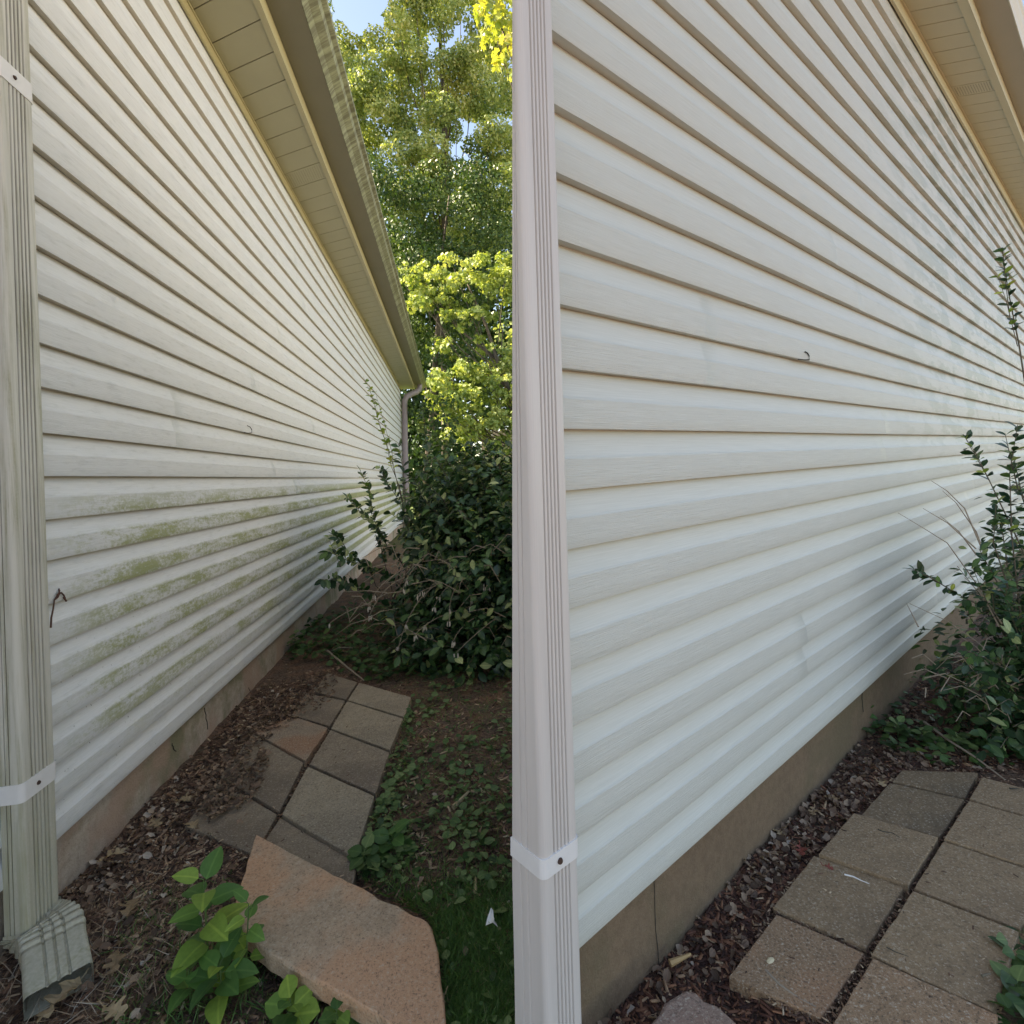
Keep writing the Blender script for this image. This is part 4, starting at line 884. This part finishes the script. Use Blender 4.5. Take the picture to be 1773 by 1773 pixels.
# grass
def densG(x, y):
    if x > 600: return min(1, max(.10, (y-1490)/120)) if y > 1300 else .10
    return .9 if y > 1540 else .1
P = np.concatenate([pts_in(GA, 19000, [SLABA, PAV_A], lambda x, y: densG(x, y) if x > 600 else 0), pts_in([(230, 1560), (405, 1520), (420, 1620), (640, 1760), (640, 1850), (180, 1850), (180, 1700)], 1800, [SLABA])]); n = len(P)
ax = flatdir(n, .8); 
stuff(scatter('grass', T_BLADE, P, ax, rdir(n, .8), .02+.035*rng.random(n), MT['grass'], tone=np.clip(rng.normal(.4, .25, n), 0, 1), wscale=.9), 'short green grass blades growing around the pink slab', 'grass')
P = pts_in([(-60, 1600), (60, 1600), (110, 1560), (330, 1500), (420, 1600), (250, 1780), (-60, 1800)], 900); n = len(P)
stuff(scatter('dry_grass', T_BLADE, P, flatdir(n, .5), rdir(n, .8), .03+.06*rng.random(n), MT['litter'], tone=.6+.4*rng.random(n), wscale=.5), 'dry straw coloured grass stalks around the downspout foot', 'grass')

# ------------------------------------------------------------------ fallen oak leaves, sticks, scraps: one by one
def oak_outline():
    pts = []
    half = [(.03, 0), (.05, .12), (.20, .20), (.30, .30), (.12, .34), (.10, .42), (.34, .50), (.40, .62), (.14, .60), (.10, .68), (.24, .80), (.20, .90), (.07, .84), (0, 1)]
    return half
def oak(px, py, size, ang, label, z=.02, mat=None, group=None):
    b = gp(px, py, z); rl = random.Random(int(px*13+py)); H = oak_outline(); mb = MB(); n = len(H)
    V = []
    for sx in (-1, 1):
        for (x, y) in H: V.append((sx*x*size*rl.uniform(.85, 1.1), y*size, size*(.35*x*x*4*.6+.10*math.sin(y*5+sx))+rl.gauss(0, .01*size)))
    mid = [(0, y*size, size*.02*math.sin(y*6)) for _, y in H]
    Fc = []
    for i in range(n-1): Fc += [(i, i+1, 2*n+i+1, 2*n+i), (2*n+i, 2*n+i+1, n+i+1, n+i)]
    mb.add(V+mid, Fc); mb.tube([(0, -.22*size, .01), (0, 0, 0)], .0012, 4); c, s_ = math.cos(ang), math.sin(ang)
    mb.V = [(x*c-y*s_, x*s_+y*c, q) for x, y, q in mb.V]; mn = min(v[2] for v in mb.V)
    o = mb.build('oak_leaf', mat or MT['oak'], attr='tone'); o.location = (b.x, b.y, z-mn*.6); o.data.attributes['tone'].data.foreach_set('value', [rl.random()]*len(mb.V))
    return tag(o, label, 'leaf', group)
OG = 'dry oak leaves on the ground'
oak(140, 1700, .10, 2.9, 'large brown oak leaf leaning by the foot of the stained downspout', group=OG)
oak(222, 1590, .085, .5, 'pointed lobed tan oak leaf standing tallest in the leaf litter left of the seedlings', .03, group=OG)
oak(205, 1650, .075, 3.6, 'upturned brown oak leaf just below the tallest lobed leaf', .02, group=OG)
oak(215, 1475, .075, 2.2, 'curled tan oak leaf against the stained foundation', .02, group=OG)
oak(265, 1420, .07, 4.0, 'forked tan oak leaf where the foundation meets bare chips', .02, group=OG)
oak(305, 1388, .06, 5.0, 'small oak leaf touching the foundation above the forked one', .02, group=OG)
oak(340, 1435, .07, 1.0, 'spidery pale oak leaf lying among the chips left of the buried paver', .02, group=OG)
oak(410, 1385, .06, 1.8, 'flat orange brown oak leaf at the edge of the damp paver', .03, group=OG)
oak(180, 1745, .07, 4.4, 'dull oak leaf lowest in the litter right of the downspout elbow', .02, group=OG)
oak(770, 1725, .06, 2.6, 'single brown leaf tucked beside the right edge of the pink slab', .03, group=OG)
oak(1450, 1385, .045, 1.0, 'pale star shaped oak leaf in the dark litter by the clean wall', .02, group=OG)
oak(1410, 1400, .045, 2.5, 'brown oak leaf closest to the brown foundation', .02, group=OG)
oak(1355, 1448, .04, .3, 'tan oak leaf at the base of the brown foundation, lowest of the clean side', .02, group=OG)
oak(1518, 1352, .04, 3.3, 'yellowish oak leaf above the sunken tan paver', .03, group=OG)
red = M('red_leaf'); red.col((.20, .045, .03)); red.rough(.7)
oak(1385, 1465, .045, 2.8, 'reddish oak leaf left of the raised grey paver', .03, red.m)
oak(1425, 1500, .028, 4.2, 'dark red leaf lying on the tan paver of the inner row', .042, red.m)
def stick(px, r, z, label, name='twig', mat=None, cat='twig'):
    p0 = gp(px[0][0], px[0][1], z); mb = MB(); n = len(px)
    mb.tube([gp(x, y, z+(r if i % 2 == 0 else r*1.6))-Vector((p0.x, p0.y, 0)) for i, (x, y) in enumerate(px)], [r*(1-.6*i/(n-1)) for i in range(n)], 6)
    o = mb.build(name, mat or MT['twig']); o.location = (p0.x, p0.y, 0); return tag(o, label, cat)
stick([(1325, 1680), (1350, 1705), (1385, 1730), (1413, 1743)], .0035, .015, 'long pale twig lying across the sunken reddish paver')
stick([(1520, 1436), (1530, 1440), (1545, 1442), (1558, 1450)], .002, .05, 'thin black twig on top of the raised grey paver', mat=MT['dark'])
stick([(1462, 1514), (1478, 1518), (1490, 1524), (1505, 1530)], .0022, .042, 'white twig on the tan inner paver next to the red leaf', mat=MT['white'])
stick([(1535, 1640), (1550, 1648), (1573, 1656)], .0015, .054, 'fine dark curved twig on the largest tan paver', mat=MT['dark'])
stick([(1700, 1690), (1715, 1685)], .003, .052, 'short brown chip on the right of the largest tan paver', 'wood_chip', MT['twigd'], 'wood chip')
stick([(1748, 1365), (1765, 1366)], .0035, .036, 'dark bark piece on the far tan paver', 'wood_chip', MT['dark'], 'wood chip')
stick([(1600, 1250), (1640, 1280), (1690, 1312), (1740, 1350)], .006, .03, 'long fallen branch under the shrub by the clean wall', 'fallen_branch', MT['twig'], 'branch')
stick([(565, 1125), (595, 1150), (630, 1178)], .008, .06, 'grey fallen branch crossing the shoots above the far grey pavers', 'fallen_branch', MT['twig'], 'branch')
stick([(785, 1398), (800, 1383), (812, 1370)], .010, .01, 'pale split wood piece on the soil right of the grey pavers', 'wood_chip', simple('pale_wood', (.42, .33, .20), .8, 30, .3), 'wood chip')
stick([(823, 1545), (824, 1515)], .006, .01, 'upright straw coloured wood sliver left of the washed corner', 'wood_chip', simple('straw_wood', (.40, .31, .17), .8), 'wood chip')
stick([(1160, 1668), (1196, 1652)], .008, .01, 'yellow wood chip near the red slab', 'wood_chip', simple('yellow_wood', (.46, .30, .14), .8, 30, .3), 'wood chip')
# white scrap
b = gp(850, 1600, .035); mb = MB()
mb.add([(-.014, -.006, .002), (-.010, .010, .008), (.000, .030, .020), (.006, .028, .014), (.008, .008, .012), (.020, -.016, .004), (.006, -.012, .014), (-.002, .004, .004)], [(0, 7, 1), (1, 7, 2), (2, 7, 3), (3, 7, 4), (4, 7, 6), (4, 6, 5), (0, 6, 7)])
o = mb.build('paper_scrap', MT['white']); o.location = b; tag(o, 'small crumpled white scrap lying on the grass beside the washed corner', 'scrap')
# acorn sized pale nut on the twig
mb = MB(); mb.tube([(0, 0, 0), (.004, .002, .004), (.012, .006, .006), (.02, .010, .004), (.023, .011, .003)], [.001, .0055, .007, .005, .001], 8)
o = mb.build('acorn', simple('pale_acorn', (.62, .52, .34), .5)); g = gp(1328, 1672, .014); o.location = g; tag(o, 'pale acorn at the left end of the long twig', 'acorn')
